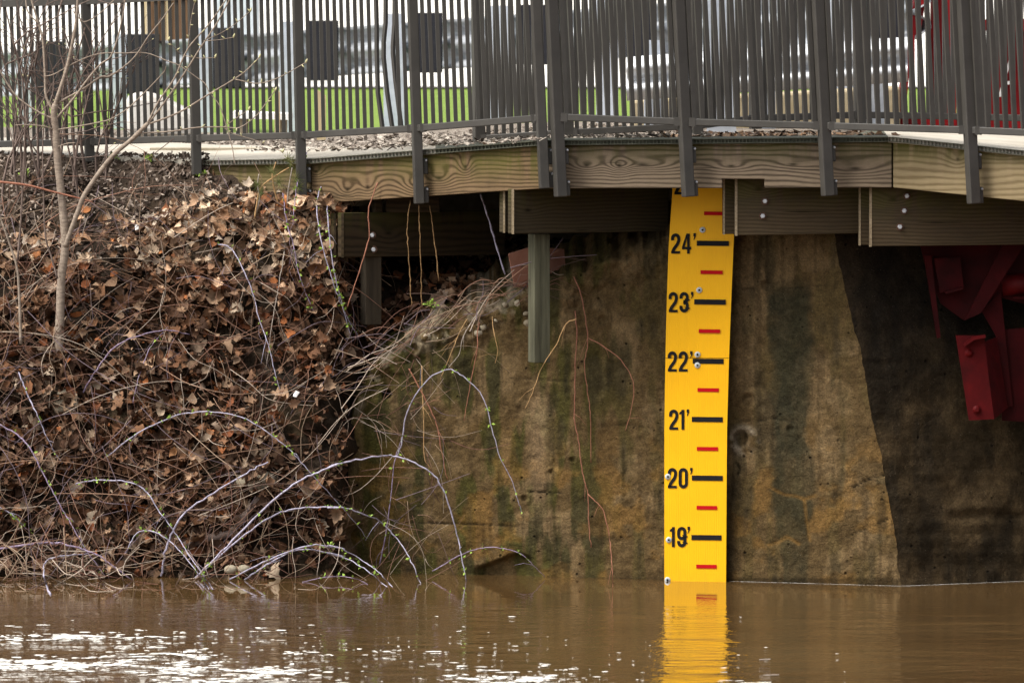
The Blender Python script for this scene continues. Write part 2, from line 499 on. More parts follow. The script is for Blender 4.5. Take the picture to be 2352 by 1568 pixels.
# ground behind the path: gravel strip then lawn
us = np.arange(-400, 3400, 60)
mb = MB(); vs = []
rows = [(-0.15, -0.035), (0.6, -0.03), (2.0, -0.02), (4.0, -0.03), (7.0, -0.05)]
for u in us:
    a = at(u, edgeV(u), edgeY(u)); w = float(np.interp(u, WU, WWv))
    for dy, dz in rows:
        vs.append((a.x * (1 + 0.025 * (w + dy)), a.y + w + dy, a.z + dz))
nr = len(rows); fs = []
for i in range(len(us) - 1):
    for j in range(nr - 1):
        a = i * nr + j
        fs.append((a, a + nr, a + nr + 1, a + 1))
mb.add(vs, fs)
gravel = mb.build('gravel_ground', M_GRAVEL); tag(gravel, 'strip of pale gravel and wood chips behind the walkway', kind='structure')
mb = MB()
mb.add([(-400, 6.3, 2.09), (400, 6.3, 2.09), (400, 1200, 2.09), (-400, 1200, 2.09)], [(0, 1, 2, 3)])
lawn = mb.build('lawn', M_LAWN); tag(lawn, 'bright green lawn beyond the guardrail', kind='structure')

# river bank -------------------------------------------------------
BU = [-260, 250, 480, 700, 800]
BV = [345, 380, 420, 460, 500, 560, 640, 700, 900, 1100, 1325, 1420]
BT = np.array([
    [2.16, 1.98, 1.74, 1.52, 1.36, 1.16, 1.00, 0.90, 0.66, 0.47, 0.29, 0.20],
    [1.72, 1.64, 1.54, 1.42, 1.31, 1.15, 1.00, 0.90, 0.66, 0.47, 0.29, 0.20],
    [1.26, 1.22, 1.16, 1.09, 1.04, 0.96, 0.87, 0.80, 0.62, 0.45, 0.29, 0.20],
    [1.60, 1.30, 1.00, 0.77, 0.74, 0.70, 0.66, 0.62, 0.52, 0.42, 0.28, 0.20],
    [1.60, 1.30, 1.05, 0.80, 0.70, 0.66, 0.62, 0.58, 0.50, 0.42, 0.29, 0.22]])
RV = [345, 460, 500, 550, 580, 620, 660, 700, 800, 1420]
RT = [7.0, 6.0, 4.6, 2.7, 2.0, 1.45, 1.08, 0.98, 0.98, 1.0]
def bank_Y(u, v, bumps=True):
    u = np.asarray(u, float); v = np.asarray(v, float)
    cols = np.stack([np.interp(v, BV, BT[i]) for i in range(len(BU))])
    uu = np.clip(u, BU[0], BU[-1])
    idx = np.clip(np.searchsorted(BU, uu, side='right') - 1, 0, len(BU) - 2)
    b0 = np.take(BU, idx); b1 = np.take(BU, idx + 1)
    t = (uu - b0) / (b1 - b0)
    c0 = np.take_along_axis(cols, idx[None], 0)[0]; c1 = np.take_along_axis(cols, (idx + 1)[None], 0)[0]
    Y = c0 * (1 - t) + c1 * t
    s = sstep(772, 852, u + (vnoise(v / 40, v * 0, 4) - 0.5) * 40)
    Y = Y * (1 - s) + np.interp(v, RV, RT) * s
    if bumps:
        k = sstep(350, 420, v)
        Y = Y + k * ((fbm(u / 130, v / 110, 4, 1) - 0.5) * 0.34 + (fbm(u / 34, v / 30, 3, 5) - 0.5) * 0.10)
    return Y
_gu = np.arange(-420, 1701, 6.0); _gv = np.arange(330, 1481, 6.0)
_A, _B = np.meshgrid(_gu, _gv, indexing='ij')
BGRID = bank_Y(_A.ravel(), _B.ravel()).reshape(_A.shape); SGRID = bank_Y(_A.ravel(), _B.ravel(), False).reshape(_A.shape)
BGL, SGL = BGRID.tolist(), SGRID.tolist()
def bY(u, v, g=None):
    g = g or BGL
    x = min(max((u + 420) / 6.0, 0), len(g) - 1.001); y = min(max((v - 330) / 6.0, 0), len(g[0]) - 1.001)
    i, j = int(x), int(y); fx, fy = x - i, y - j
    return (g[i][j] * (1 - fx) + g[i + 1][j] * fx) * (1 - fy) + (g[i][j + 1] * (1 - fx) + g[i + 1][j + 1] * fx) * fy
def bank_pt(u, v, off=0.0):
    return at(u, v, bY(u, v) - off)

us = np.arange(-260, 1661, 8.0); vv = np.arange(346, 1421, 8.0)
UU, VV = np.meshgrid(us, vv, indexing='ij')
YY = bank_Y(UU.ravel(), VV.ravel())
kk = (D + YY) / D
P = np.stack([(UU.ravel() - 1176) / PX * kk, YY, CAMZ - (VV.ravel() - VH) / PX * kk], 1)
nu, nv = len(us), len(vv)
F = []
for i in range(nu - 1):
    for j in range(nv - 1):
        if us[i] > 430 and vv[j] < 396: continue
        if us[i] <= 430 and vv[j] < edgeV(us[i]) + 3: continue
        if us[i] > 760 and vv[j] < 470: continue
        a = i * nv + j
        F.append((a, a + 1, a + nv + 1, a + nv))
me = bpy.data.meshes.new('river_bank')
me.from_pydata(P.tolist(), [], F)
c = np.zeros((len(P), 4)); c[:, 3] = 1
dark = np.array([0.014, 0.010, 0.007]); mid = np.array([0.045, 0.031, 0.020]); tan = np.array([0.13, 0.092, 0.050])
f1 = fbm(UU.ravel() / 60, VV.ravel() / 60, 4, 11); f2 = fbm(UU.ravel() / 150, VV.ravel() / 120, 3, 21)
c[:, :3] = dark + (mid - dark) * np.clip(f1 * 1.6 - 0.3, 0, 1)[:, None]
ts = sstep(0.55, 0.72, f2)[:, None] * sstep(880, 1060, VV.ravel())[:, None]
c[:, :3] = c[:, :3] * (1 - ts) + tan * ts
tp = sstep(470, 380, VV.ravel())[:, None]
c[:, :3] = c[:, :3] * (1 - tp) + (np.array([0.045, 0.032, 0.023]) * (0.6 + 0.8 * f1[:, None])) * tp
at_ = me.color_attributes.new('col', 'FLOAT_COLOR', 'POINT'); at_.data.foreach_set('color', c.ravel())
me.polygons.foreach_set('use_smooth', [True] * len(me.polygons)); me.materials.append(M_SOIL); me.update()
bank = bpy.data.objects.new('river_bank', me); COL.objects.link(bank); bank['_o'] = (0, 0, 0)
tag(bank, 'steep brown earth river bank under leaves and brambles', kind='structure')

# ------------------------------------------------------------------ concrete abutment
WPU = [760, 830, 1060, 1530, 1670, 2070, 2100]
WPY = [0.66, 0.62, 0.45, 0.12, 0.02, -0.30, -0.32]
TOPU = [800, 815, 850, 880, 950, 1050, 1130, 1200, 1260, 1340, 1420, 1480, 1530, 1580, 2200]
TOPV = [1010, 930, 850, 800, 765, 725, 690, 655, 640, 620, 592, 570, 545, 515, 505]
CRV = [500, 540, 640, 700, 760, 800, 930, 1090, 1200, 1345, 1430]
CRU = [1906, 1915, 1935, 1950, 1963, 1975, 1996, 2032, 2050, 2070, 2085]
def wall_Y(u, v):
    y = np.interp(u, WPU, WPY)
    return y + 0.00012 * (1335 - v)          # battered back with height

abut = empty('concrete_abutment', (at(1500, 1335, 0.1).x, 0.3, 0.0), 'weathered brown concrete abutment wall rising from the river behind the gauge', 'wall')
ns, nt = 330, 210
S, T = np.meshgrid(np.linspace(0, 1, ns), np.linspace(0, 1, nt), indexing='ij')
U0 = 800 + S * 1120
Vt = np.interp(U0, TOPU, TOPV) + (fbm(U0 / 26, U0 * 0 + 3, 3, 2) - 0.5) * 26 * (U0 < 1560)
Vg = Vt + (1430 - Vt) * T
Ru = np.interp(Vg, CRV, CRU) + (fbm(Vg / 30, Vg * 0 + 8, 3, 3) - 0.5) * 10
Ug = 800 + S * (Ru - 800)
Yg = wall_Y(Ug, Vg)
rough_amp = 0.012 + 0.05 * sstep(150, 0, Vg - Vt) * (Ug < 1560)
disp = (fbm(Ug / 40, Vg / 40, 4, 31) - 0.5) * rough_amp * 2
disp += (fbm(Ug / 11, Vg / 11, 3, 33) - 0.5) * (0.008 + 0.03 * sstep(130, 0, Vg - Vt) * (Ug < 1560))
# round pits and holes in the face (picture place, radius, depth)
for (hu, hv, hr, hd) in [(1702, 1006, 17, 0.045), (889, 905, 11, 0.05), (1265, 1083, 5, 0.015), (1205, 1145, 7, 0.015), (1815, 985, 8, 0.015), (1720, 918, 14, 0.02), (1315, 1055, 6, 0.012), (1385, 735, 10, 0.012), (1760, 655, 10, 0.02)]:
    d = np.hypot(Ug - hu, Vg - hv) / hr
    disp += hd * sstep(1.15, 0.75, d)
    disp -= 0.006 * np.exp(-((d - 1.5) / 0.35) ** 2)
# undercut at the waterline, thin shrink cracks, lift lines
cav = sstep(1085, 1110, Ug) * sstep(1240, 1190, Ug) * sstep(0, 10, Vg - (1300 - 32 * np.exp(-((Ug - 1190) / 60) ** 2)))
disp += 0.055 * cav
def crack(pts, w=2.2):
    d = np.full(Ug.shape, 1e9)
    for (x0, y0), (x1, y1) in zip(pts[:-1], pts[1:]):
        L2 = (x1 - x0) ** 2 + (y1 - y0) ** 2
        t = np.clip(((Ug - x0) * (x1 - x0) + (Vg - y0) * (y1 - y0)) / L2, 0, 1)
        d = np.minimum(d, np.hypot(Ug - x0 - t * (x1 - x0), Vg - y0 - t * (y1 - y0)))
    d = d + (fbm(Ug / 12, Vg / 12, 2, 40) - 0.5) * 3
    return np.exp(-(np.clip(d, 0, None) / w) ** 2)
cr_rust = crack([(1768, 1118), (1800, 1135), (1828, 1139), (1848, 1146), (1874, 1137)], 3.2) + crack([(1848, 1146), (1852, 1190), (1860, 1240)], 3.0) + crack([(1765, 1252), (1790, 1244), (1808, 1232), (1835, 1248)], 3.5)
cr_rust = np.clip(cr_rust, 0, 1)
cr_dark = np.clip(crack([(850, 1010), (960, 1015), (1090, 1012)], 1.3) * .5 + crack([(1690, 962), (1730, 968), (1780, 960), (1830, 972)], 1.4) * .7 + crack([(1955, 1120), (2000, 1098), (2035, 1090)], 1.5) + crack([(1930, 1240), (1985, 1215), (2045, 1190)], 1.5) * .8 + crack([(1690, 660), (1760, 665), (1900, 655)], 1.3) * .6 + crack([(1690, 1060), (1700, 1075), (1695, 1090)], 1.5) + crack([(1370, 980), (1440, 975), (1520, 985)], 1.3) * .5 + crack([(930, 1199), (1080, 1203), (1200, 1209)], 1.6) * 0.8 + crack([(1215, 1128), (1300, 1132)], 1.3) + crack([(1175, 868), (1330, 876)], 1.2) * 0.6, 0, 1)
disp += 0.012 * cr_dark + 0.006 * cr_rust
Yg = Yg + disp
kk = (D + Yg) / D
PW = np.stack([(Ug - 1176) / PX * kk, Yg, CAMZ - (Vg - VH) / PX * kk], -1)
# colour: tan concrete, olive growth, dark drip streaks, ochre wash
base = np.array([0.092, 0.060, 0.026]); light = np.array([0.140, 0.094, 0.045]); moss = np.array([0.046, 0.045, 0.010]); drk = np.array([0.024, 0.020, 0.013]); och = np.array([0.170, 0.092, 0.025])
f1 = fbm(Ug / 70, Vg / 90, 5, 50); f2 = fbm(Ug / 28, Vg / 150, 4, 60); f3 = fbm(Ug / 60, Vg / 60, 4, 70); f4 = fbm(Ug / 18, Vg / 18, 3, 80)
C = base + (light - base) * sstep(0.47, 0.60, f1)[..., None]
def over(C, colr, a): return C * (1 - a[..., None]) + colr * a[..., None]
C = over(C, moss, 0.80 * sstep(0.45, 0.58, f2) * (0.25 + 0.75 * sstep(1560, 1250, Ug)))
C = over(C, moss * 1.1, 0.5 * sstep(1050, 830, Ug) * sstep(0.35, 0.6, f3))
C = over(C, och, 0.55 * sstep(0.50, 0.62, f3) * sstep(900, 1150, Vg))
C = over(C, drk, 0.55 * sstep(0.52, 0.68, f1 * 0.4 + f2 * 0.6))
C = over(C, drk, 0.65 * sstep(60, 0, np.abs(Ug - 950 - 30 * (f3 - .5)))* sstep(800, 900, Vg) * sstep(0.35, 0.6, f4))
# broad streak right of the gauge
xs = 1815 + 35 * (fbm(Vg / 120, Vg * 0, 3, 90) - 0.5) + np.interp(Vg, [640, 900, 1000, 1100, 1300], [-5, 5, -8, 10, 12])
wd = np.interp(Vg, [600, 680, 900, 1000, 1110, 1200, 1335], [30, 60, 55, 40, 60, 48, 30])
st = sstep(1.0, 0.72, np.abs(Ug - xs) / wd + (f4 - 0.5) * 0.35) * sstep(620, 690, Vg)
C = over(C, np.array([0.028, 0.027, 0.015]), 0.85 * st * (0.6 + 0.4 * sstep(.3, .6, f3)))
C = over(C, drk, 0.7 * sstep(26, 4, Ug - 1670 - 10 * (f3 - .5)) * sstep(1040, 1150, Vg) * (Ug > 1600))
C = over(C, np.array([0.22, 0.15, 0.085]), 0.5 * sstep(40, 0, np.abs(Ug - 1240 - 24 * (f3 - .5))) * sstep(840, 950, Vg) * sstep(1260, 1100, Vg))
C = over(C, och * 1.05, 0.65 * cr_rust); C = over(C, drk * 0.5, 0.8 * cr_dark)
C = over(C, np.array([0.30, 0.25, 0.18]), 0.55 * sstep(75, 10, Vg - Vt) * (Ug < 1240) * sstep(0.5, 0.6, f4))
C = over(C, np.array([0.30, 0.25, 0.18]), 0.7 * np.exp(-((np.hypot(Ug - 1708, Vg - 1010) - 26) / 9) ** 2) * sstep(.35, .6, f4))
C = over(C, drk * 0.4, 0.9 * sstep(1.1, 0.7, np.hypot(Ug - 889, Vg - 905) / 11))
# wet band at the water
C = C * (1 - 0.5 * sstep(1322, 1330, Vg + (f4 - .5) * 10))[..., None]
# crisp drip runs below joints and pits
dr = fbm(Ug / 7, Vg / 260, 3, 140); C = C * (1 - 0.32 * sstep(0.60, 0.68, dr) * sstep(0.42, 0.55, f1))[..., None]
pts = PW.reshape(-1, 3); colr = C.reshape(-1, 3)
F = []
for i in range(ns - 1):
    for j in range(nt - 1):
        a = i * nt + j
        F.append((a, a + 1, a + nt + 1, a + nt))
# broken top running back from the face
back = []; nb = 8
for k in range(1, nb + 1):
    q = PW[:, 0, :].copy(); q[:, 1] += 0.09 * k; q[:, 2] += 0.020 * k + (fbm(Ug[:, 0] / 18, np.full(ns, k * 1.7), 3, 6) - 0.5) * 0.06
    q[:, 0] *= 1 + 0.0022 * k
    back.append(q)
o0 = len(pts)
pts = np.concatenate([pts] + back)
bc = np.tile(C[:, 0, :], (nb, 1)) * (0.8 + 0.5 * rng.random((nb * ns, 1)))
colr = np.concatenate([colr, bc])
prev = np.arange(ns) * nt
for k in range(nb):
    cur = o0 + k * ns + np.arange(ns)
    for i in range(ns - 1): F.append((int(prev[i]), int(prev[i + 1]), int(cur[i + 1]), int(cur[i])))
    prev = cur
def grid_obj(name, pts, F, colr, mat, parent):
    og = np.array(parent['_o'])
    me = bpy.data.meshes.new(name); me.from_pydata((pts - og).tolist(), [], F)
    a = me.color_attributes.new('col', 'FLOAT_COLOR', 'POINT')
    a.data.foreach_set('color', np.concatenate([np.clip(colr, 0.004, 1), np.ones((len(colr), 1))], 1).ravel())
    me.polygons.foreach_set('use_smooth', [True] * len(me.polygons)); me.materials.append(mat); me.update()
    o = bpy.data.objects.new(name, me); COL.objects.link(o); o.parent = parent; o['_o'] = parent['_o']
    return o
grid_obj('wall_face', pts, F, colr, M_CONC, abut)

# return face under the bridge, its shade painted in as darker colour
ns2, nt2 = 130, 170
S, T = np.meshgrid(np.linspace(0, 1, ns2), np.linspace(0, 1, nt2), indexing='ij')
Vs = 470 + (1430 - 470) * T
cu = np.interp(Vs, CRV, CRU) + (fbm(Vs / 30, Vs * 0 + 8, 3, 3) - 0.5) * 10
Us = cu + S * (2700 - cu)
Ys = wall_Y(cu, Vs) + 0.004 + (Us - cu) / PX * 0.50
Ys = Ys + (fbm(Us / 45, Vs / 45, 5, 101) - 0.5) * 0.035 * sstep(0, 30, Us - cu) + 0.02 * sstep(20, 0, np.abs(Vs - 1185 - 12 * (fbm(Us / 30, Us * 0, 3, 7) - .5))) * sstep(2170, 2200, Us) - 0.006
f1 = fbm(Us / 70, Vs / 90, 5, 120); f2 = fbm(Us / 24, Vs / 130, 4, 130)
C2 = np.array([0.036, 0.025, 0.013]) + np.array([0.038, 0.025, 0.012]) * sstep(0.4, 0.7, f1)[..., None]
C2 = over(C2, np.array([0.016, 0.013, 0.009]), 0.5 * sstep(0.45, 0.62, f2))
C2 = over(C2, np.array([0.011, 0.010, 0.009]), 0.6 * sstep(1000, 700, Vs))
kk = (D + Ys) / D
PS = np.stack([(Us - 1176) / PX * kk, Ys, CAMZ - (Vs - VH) / PX * kk], -1).reshape(-1, 3)
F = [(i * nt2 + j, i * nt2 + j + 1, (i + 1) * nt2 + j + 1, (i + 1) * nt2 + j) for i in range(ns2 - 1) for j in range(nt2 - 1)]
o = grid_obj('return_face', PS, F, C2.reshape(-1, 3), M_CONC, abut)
o['label'] = 'side of the abutment with the bridge shade painted dark'
m = MB(); m.box((1.2, 2.75, 1.0), (6.4, 0.2, 2.36)); m.build('back_wall', M_STONE, abut)
# exposed aggregate stones at the broken top of the wall
for (u, v, r) in [(982, 773, 9), (1012, 778, 8), (1035, 760, 7), (1110, 752, 8), (1190, 697, 8), (1211, 742, 8), (1235, 741, 7), (1208, 720, 6), (1250, 772, 7), (1100, 765, 10), (1160, 700, 6), (1140, 735, 6)]:
    m = MB(); p = at(u, v, float(wall_Y(u, v)) - 0.005)
    m.ball(p, r / PX, 7, 5, (1.2, 0.8, 0.8 + 0.3 * random.random()))
    m.v = [tuple(Vector(q) + Vector((random.uniform(-1, 1), random.uniform(-1, 1), random.uniform(-1, 1))) * r / PX * 0.16) for q in m.v]
    m.build('stone', M_STONE, abut, True)

# ------------------------------------------------------------------ boardwalk: fascia, grating, beams, posts
walk = empty('boardwalk', at(1245, 432, 0.2), 'weathered timber boardwalk edge carried on paired beams above the river', 'boardwalk')
def board(name, u0, vt0, vb0, Y0, u1, vt1, vb1, Y1, mat, th=0.038, notch=None, parent=walk):
    a = at(u0, vb0, Y0); b = at(u1, vb1, Y1)
    A = at(u0, vt0, Y0); B = at(u1, vt1, Y1)
    ax = Vector((b.x - a.x, b.y - a.y, 0)); L = ax.length; ax.normalize()
    nrm = Vector((-ax.y, ax.x, 0))                       # pointing away from the river
    rot = Matrix(((ax.x, nrm.x, 0), (ax.y, nrm.y, 0), (0, 0, 1)))
    def loc(p, along): return (along, 0.0, p.z - a.z)
    poly = [(0, 0, 0)]
    if notch:
        n0, n1, nvt = notch
        t0 = (n0 - u0) / (u1 - u0); t1 = (n1 - u0) / (u1 - u0)
        h = at(0.5 * (n0 + n1), nvt, 0.5 * (Y0 + Y1)).z - a.z
        poly += [(L * t0, 0, (b.z - a.z) * t0), (L * t0, 0, h), (L * t1, 0, h), (L * t1, 0, (b.z - a.z) * t1)]
    poly += [(L, 0, b.z - a.z), (L, 0, B.z - a.z), (0, 0, A.z - a.z)]
    m = MB(); m.prism(poly, (0, th, 0))
    me = m.mesh(name, mat)
    o = bpy.data.objects.new(name, me); COL.objects.link(o); o.parent = parent
    o.matrix_basis = Matrix.Translation(a - Vector(parent['_o'])) @ rot.to_4x4()
    o['_o'] = tuple(a)
    bv = o.modifiers.new('bevel', 'BEVEL'); bv.width = 0.004; bv.segments = 2; bv.limit_method = 'ANGLE'
    return o, a, rot, L

LW, DW = (0.36, 0.285, 0.20), (0.115, 0.08, 0.055)
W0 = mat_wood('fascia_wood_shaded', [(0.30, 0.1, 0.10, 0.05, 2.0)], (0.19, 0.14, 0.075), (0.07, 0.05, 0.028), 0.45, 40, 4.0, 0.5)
W1 = mat_wood('fascia_wood_knotty', [(0.03, 0.17, 0.06, 0.04, 2.0), (0.25, 0.08, 0.07, 0.05, 2.8), (0.39, 0.095, 0.07, 0.06, 2.6), (0.715, 0.11, 0.09, 0.05, 3.2), (0.88, 0.15, 0.11, 0.06, 3.4), (1.06, 0.21, 0.05, 0.06, 2.4)], (0.185, 0.122, 0.068), (0.028, 0.016, 0.008), 0.46, 40, 1.0, 0.4)
W2 = mat_wood('fascia_wood_grey', [(0.23, 0.12, 0.08, 0.04, 2.6), (0.40, 0.12, 0.06, 0.05, 2.8), (0.52, 0.125, 0.18, 0.035, 2.8), (0.98, 0.12, 0.10, 0.03, 2.0), (1.30, 0.13, 0.12, 0.03, 1.4), (1.62, 0.11, 0.16, 0.04, 1.8)], (0.205, 0.155, 0.108), (0.030, 0.021, 0.015), 0.46, 42, 2.0, 0.35)
W3 = mat_wood('fascia_wood_pale', [(0.37, 0.15, 0.06, 0.05, 1.6), (0.62, 0.19, 0.08, 0.04, 1.2)], (0.26, 0.20, 0.115), (0.13, 0.092, 0.048), 0.75, 34, 3.0, 0.2)
FO = 0.02
board('fascia_board', 472, 378, 486, 1.25 + FO, 712, 375, 480, 0.726 + FO, W0)
board('fascia_board', 716, 375, 468, 0.72 + FO, 1244, 333, 433, -0.288 + FO, W1)
board('fascia_board', 1246, 333, 433, -0.29 + FO, 2048, 325, 431, -0.599 + FO, W2, notch=(1660, 1757, 411))
board('fascia_board', 2051, 325, 431, -0.60 + FO, 2500, 372, 478, -1.15 + FO, W3)

# grating edge: a lip above and below with upright webs between
g1, g2, g3 = MB(), MB(), MB()
gu = list(np.arange(468, 2520, 8.2))
for i, u in enumerate(gu):
    p = at(u, edgeV(u) + 0.5, edgeY(u) - 0.012)
    g2.box(p + Vector((0, 0.004, -0.013)), (0.0042, 0.012, 0.020))
for lst, dz, hh, dd in ((g1, -0.002, 0.0035, 0.022), (g3, -0.0235, 0.003, 0.020)):
    seg = [470, 715, 960, 1245, 1560, 1890, 2050, 2280, 2510]
    for a, b in zip(seg[:-1], seg[1:]):
        pa = at(a, edgeV(a) + 0.5, edgeY(a) - 0.012) + Vector((0, 0.004, dz)); pb = at(b, edgeV(b) + 0.5, edgeY(b) - 0.012) + Vector((0, 0.004, dz))
        lst.plank(pa, pb, hh, dd)
g1.build('grating_lip', M_GRATE, walk); g3.build('grating_lip', M_GRATE, walk)
o = g2.build('grating_web', M_GRATE, walk); o['kind'] = 'stuff'
# joists and sub-deck behind the fascia
for u in range(540, 2500, 190):
    a = at(u, edgeV(u) + 62, edgeY(u) + 0.09)
    m = MB(); w = float(np.interp(u, WU, WWv)); m.box(a + Vector((0.02, w / 2, 0.02)), (0.038, w - 0.2, 0.19)); m.build('joist', W0, walk)
m = MB()
for u in range(470, 2560, 60):
    pass
# paired beams ------------------------------------------------------
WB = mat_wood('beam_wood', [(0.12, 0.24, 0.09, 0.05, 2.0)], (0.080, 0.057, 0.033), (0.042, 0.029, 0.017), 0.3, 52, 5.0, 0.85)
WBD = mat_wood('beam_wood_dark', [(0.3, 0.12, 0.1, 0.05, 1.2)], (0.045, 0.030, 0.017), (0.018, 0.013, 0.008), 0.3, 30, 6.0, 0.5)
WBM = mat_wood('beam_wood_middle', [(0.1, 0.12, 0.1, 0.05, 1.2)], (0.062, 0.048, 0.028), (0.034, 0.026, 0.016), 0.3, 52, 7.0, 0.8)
M_ENDGRAIN = simple('end_grain', (0.17, 0.125, 0.07), (0.34, 0.27, 0.18), 90, 0.9, 0.6, 160)
def bolt(p, r, parent, mat=M_BOLT, washer=True):
    m = MB()
    if washer:
        w = MB(); w.tube([p + Vector((0, 0.002, 0)), p + Vector((0, -0.004, 0))], r * 1.55, 12); wo_ = w.build('washer', M_DARKSTEEL, parent)
    m.tube([p + Vector((0, -0.004, 0)), p + Vector((0, -0.012, 0)), p + Vector((0, -0.015, 0))], [r, r, r * 0.75], 6)
    return m.build('bolt', mat, parent)
def beam(u0, ur, vt, vb, Y0, u1, Y1, mat, gap=0.10, bolts=(), vt1=None, vb1=None, rm=None):
    vt1 = vt1 if vt1 is not None else vt - 6; vb1 = vb1 if vb1 is not None else vb - 6
    f, a, rot, L = board('beam_board', u0, vt, vb, Y0, u1, vt1, vb1, Y1, mat)
    board('beam_board', ur, vt + 1, vb - 3, Y0 + gap, u1, vt1, vb1 - 3, Y1 + gap, rm or mat)
    for (bu, bv) in bolts:
        t = (bu - u0) / (u1 - u0); bolt(at(bu, bv, Y0 + (Y1 - Y0) * t - 0.001), 0.013, walk, M_BOLT)
    # pale sawn end of the boards
    for (uu, YY_, vb_, k) in ((u0, Y0, vb, 1.0), (ur, Y0 + gap, vb - 3, .8)):
        a_, b_ = at(uu, vb_, YY_), at(uu, vt + 1, YY_)
        m = MB(); m.box((a_.x + 0.004, YY_ + 0.017, (a_.z + b_.z) / 2), (0.013 * k, 0.041, b_.z - a_.z + 0.003)); m.build('end_grain', M_ENDGRAIN if mat is not WBD else WBD, walk)
    return f
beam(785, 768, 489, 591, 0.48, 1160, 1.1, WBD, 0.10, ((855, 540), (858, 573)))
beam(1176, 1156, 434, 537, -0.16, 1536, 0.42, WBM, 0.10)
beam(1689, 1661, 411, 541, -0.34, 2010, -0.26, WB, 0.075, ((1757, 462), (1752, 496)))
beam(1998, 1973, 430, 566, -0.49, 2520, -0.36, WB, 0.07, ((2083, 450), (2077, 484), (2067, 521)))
# blocking pieces on the left beam
for (u0, u1, Y) in ((862, 878, 0.62), (886, 1010, 0.66)):
    board('block', u0, 455, 489, Y, u1, 452, 487, Y + 0.02, WBD)
# posts
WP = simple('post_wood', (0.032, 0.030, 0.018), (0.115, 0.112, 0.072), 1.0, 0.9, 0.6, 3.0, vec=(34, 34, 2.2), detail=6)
def timber(u, vt, vb, Y, s, yaw, mat):
    a = at(u, vb, Y); h = at(u, vt, Y).z - a.z
    m = MB(); m.box((0, 0, h / 2), (s, s, h))
    me = m.mesh('support_post', mat)
    o = bpy.data.objects.new('support_post', me); COL.objects.link(o); o.parent = walk
    o.location = a - Vector(walk['_o']); o.rotation_euler = (0, 0, R(yaw)); o['_o'] = tuple(a)
    b = o.modifiers.new('bevel', 'BEVEL'); b.width = 0.004; b.segments = 2
    return o
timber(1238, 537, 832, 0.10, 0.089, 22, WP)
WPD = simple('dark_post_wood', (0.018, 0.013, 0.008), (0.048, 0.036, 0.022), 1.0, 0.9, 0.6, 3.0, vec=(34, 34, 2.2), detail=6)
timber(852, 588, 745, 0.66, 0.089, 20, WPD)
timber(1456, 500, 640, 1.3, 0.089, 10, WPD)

# ------------------------------------------------------------------ railings
PICK = MB(); PICK.box((0, 0, 0.42), (0.019, 0.019, 0.84)); ME_PICK = PICK.mesh('picket', M_FENCE)
POSTM = {}
def lean_at(u): return float(np.interp(u, [0, 700, 1100, 1400, 2352], [1.5, 1.3, 2.3, 3.0, 3.0]))
def rotm(lean, yaw): return (Matrix.Rotation(R(-lean), 3, 'Y') @ Matrix.Rotation(R(yaw), 3, 'Z')).to_euler()

TAB_M = MB(); TAB_M.box((0, 0, 0), (0.026, 0.016, 0.084)); ME_TAB = TAB_M.mesh('mounting_tab', M_FENCE)
BLT = MB(); BLT.tube([(0, 0, 0), (0, -0.012, 0), (0, -0.014, 0)], [0.006, 0.006, 0.003], 8); ME_BLT = BLT.mesh('tab_bolt', M_BOLT)
SLV = MB(); SLV.box((0, 0, 0), (0.034, 0.044, 0.044)); ME_SLV = SLV.mesh('rail_bracket', M_FENCE)

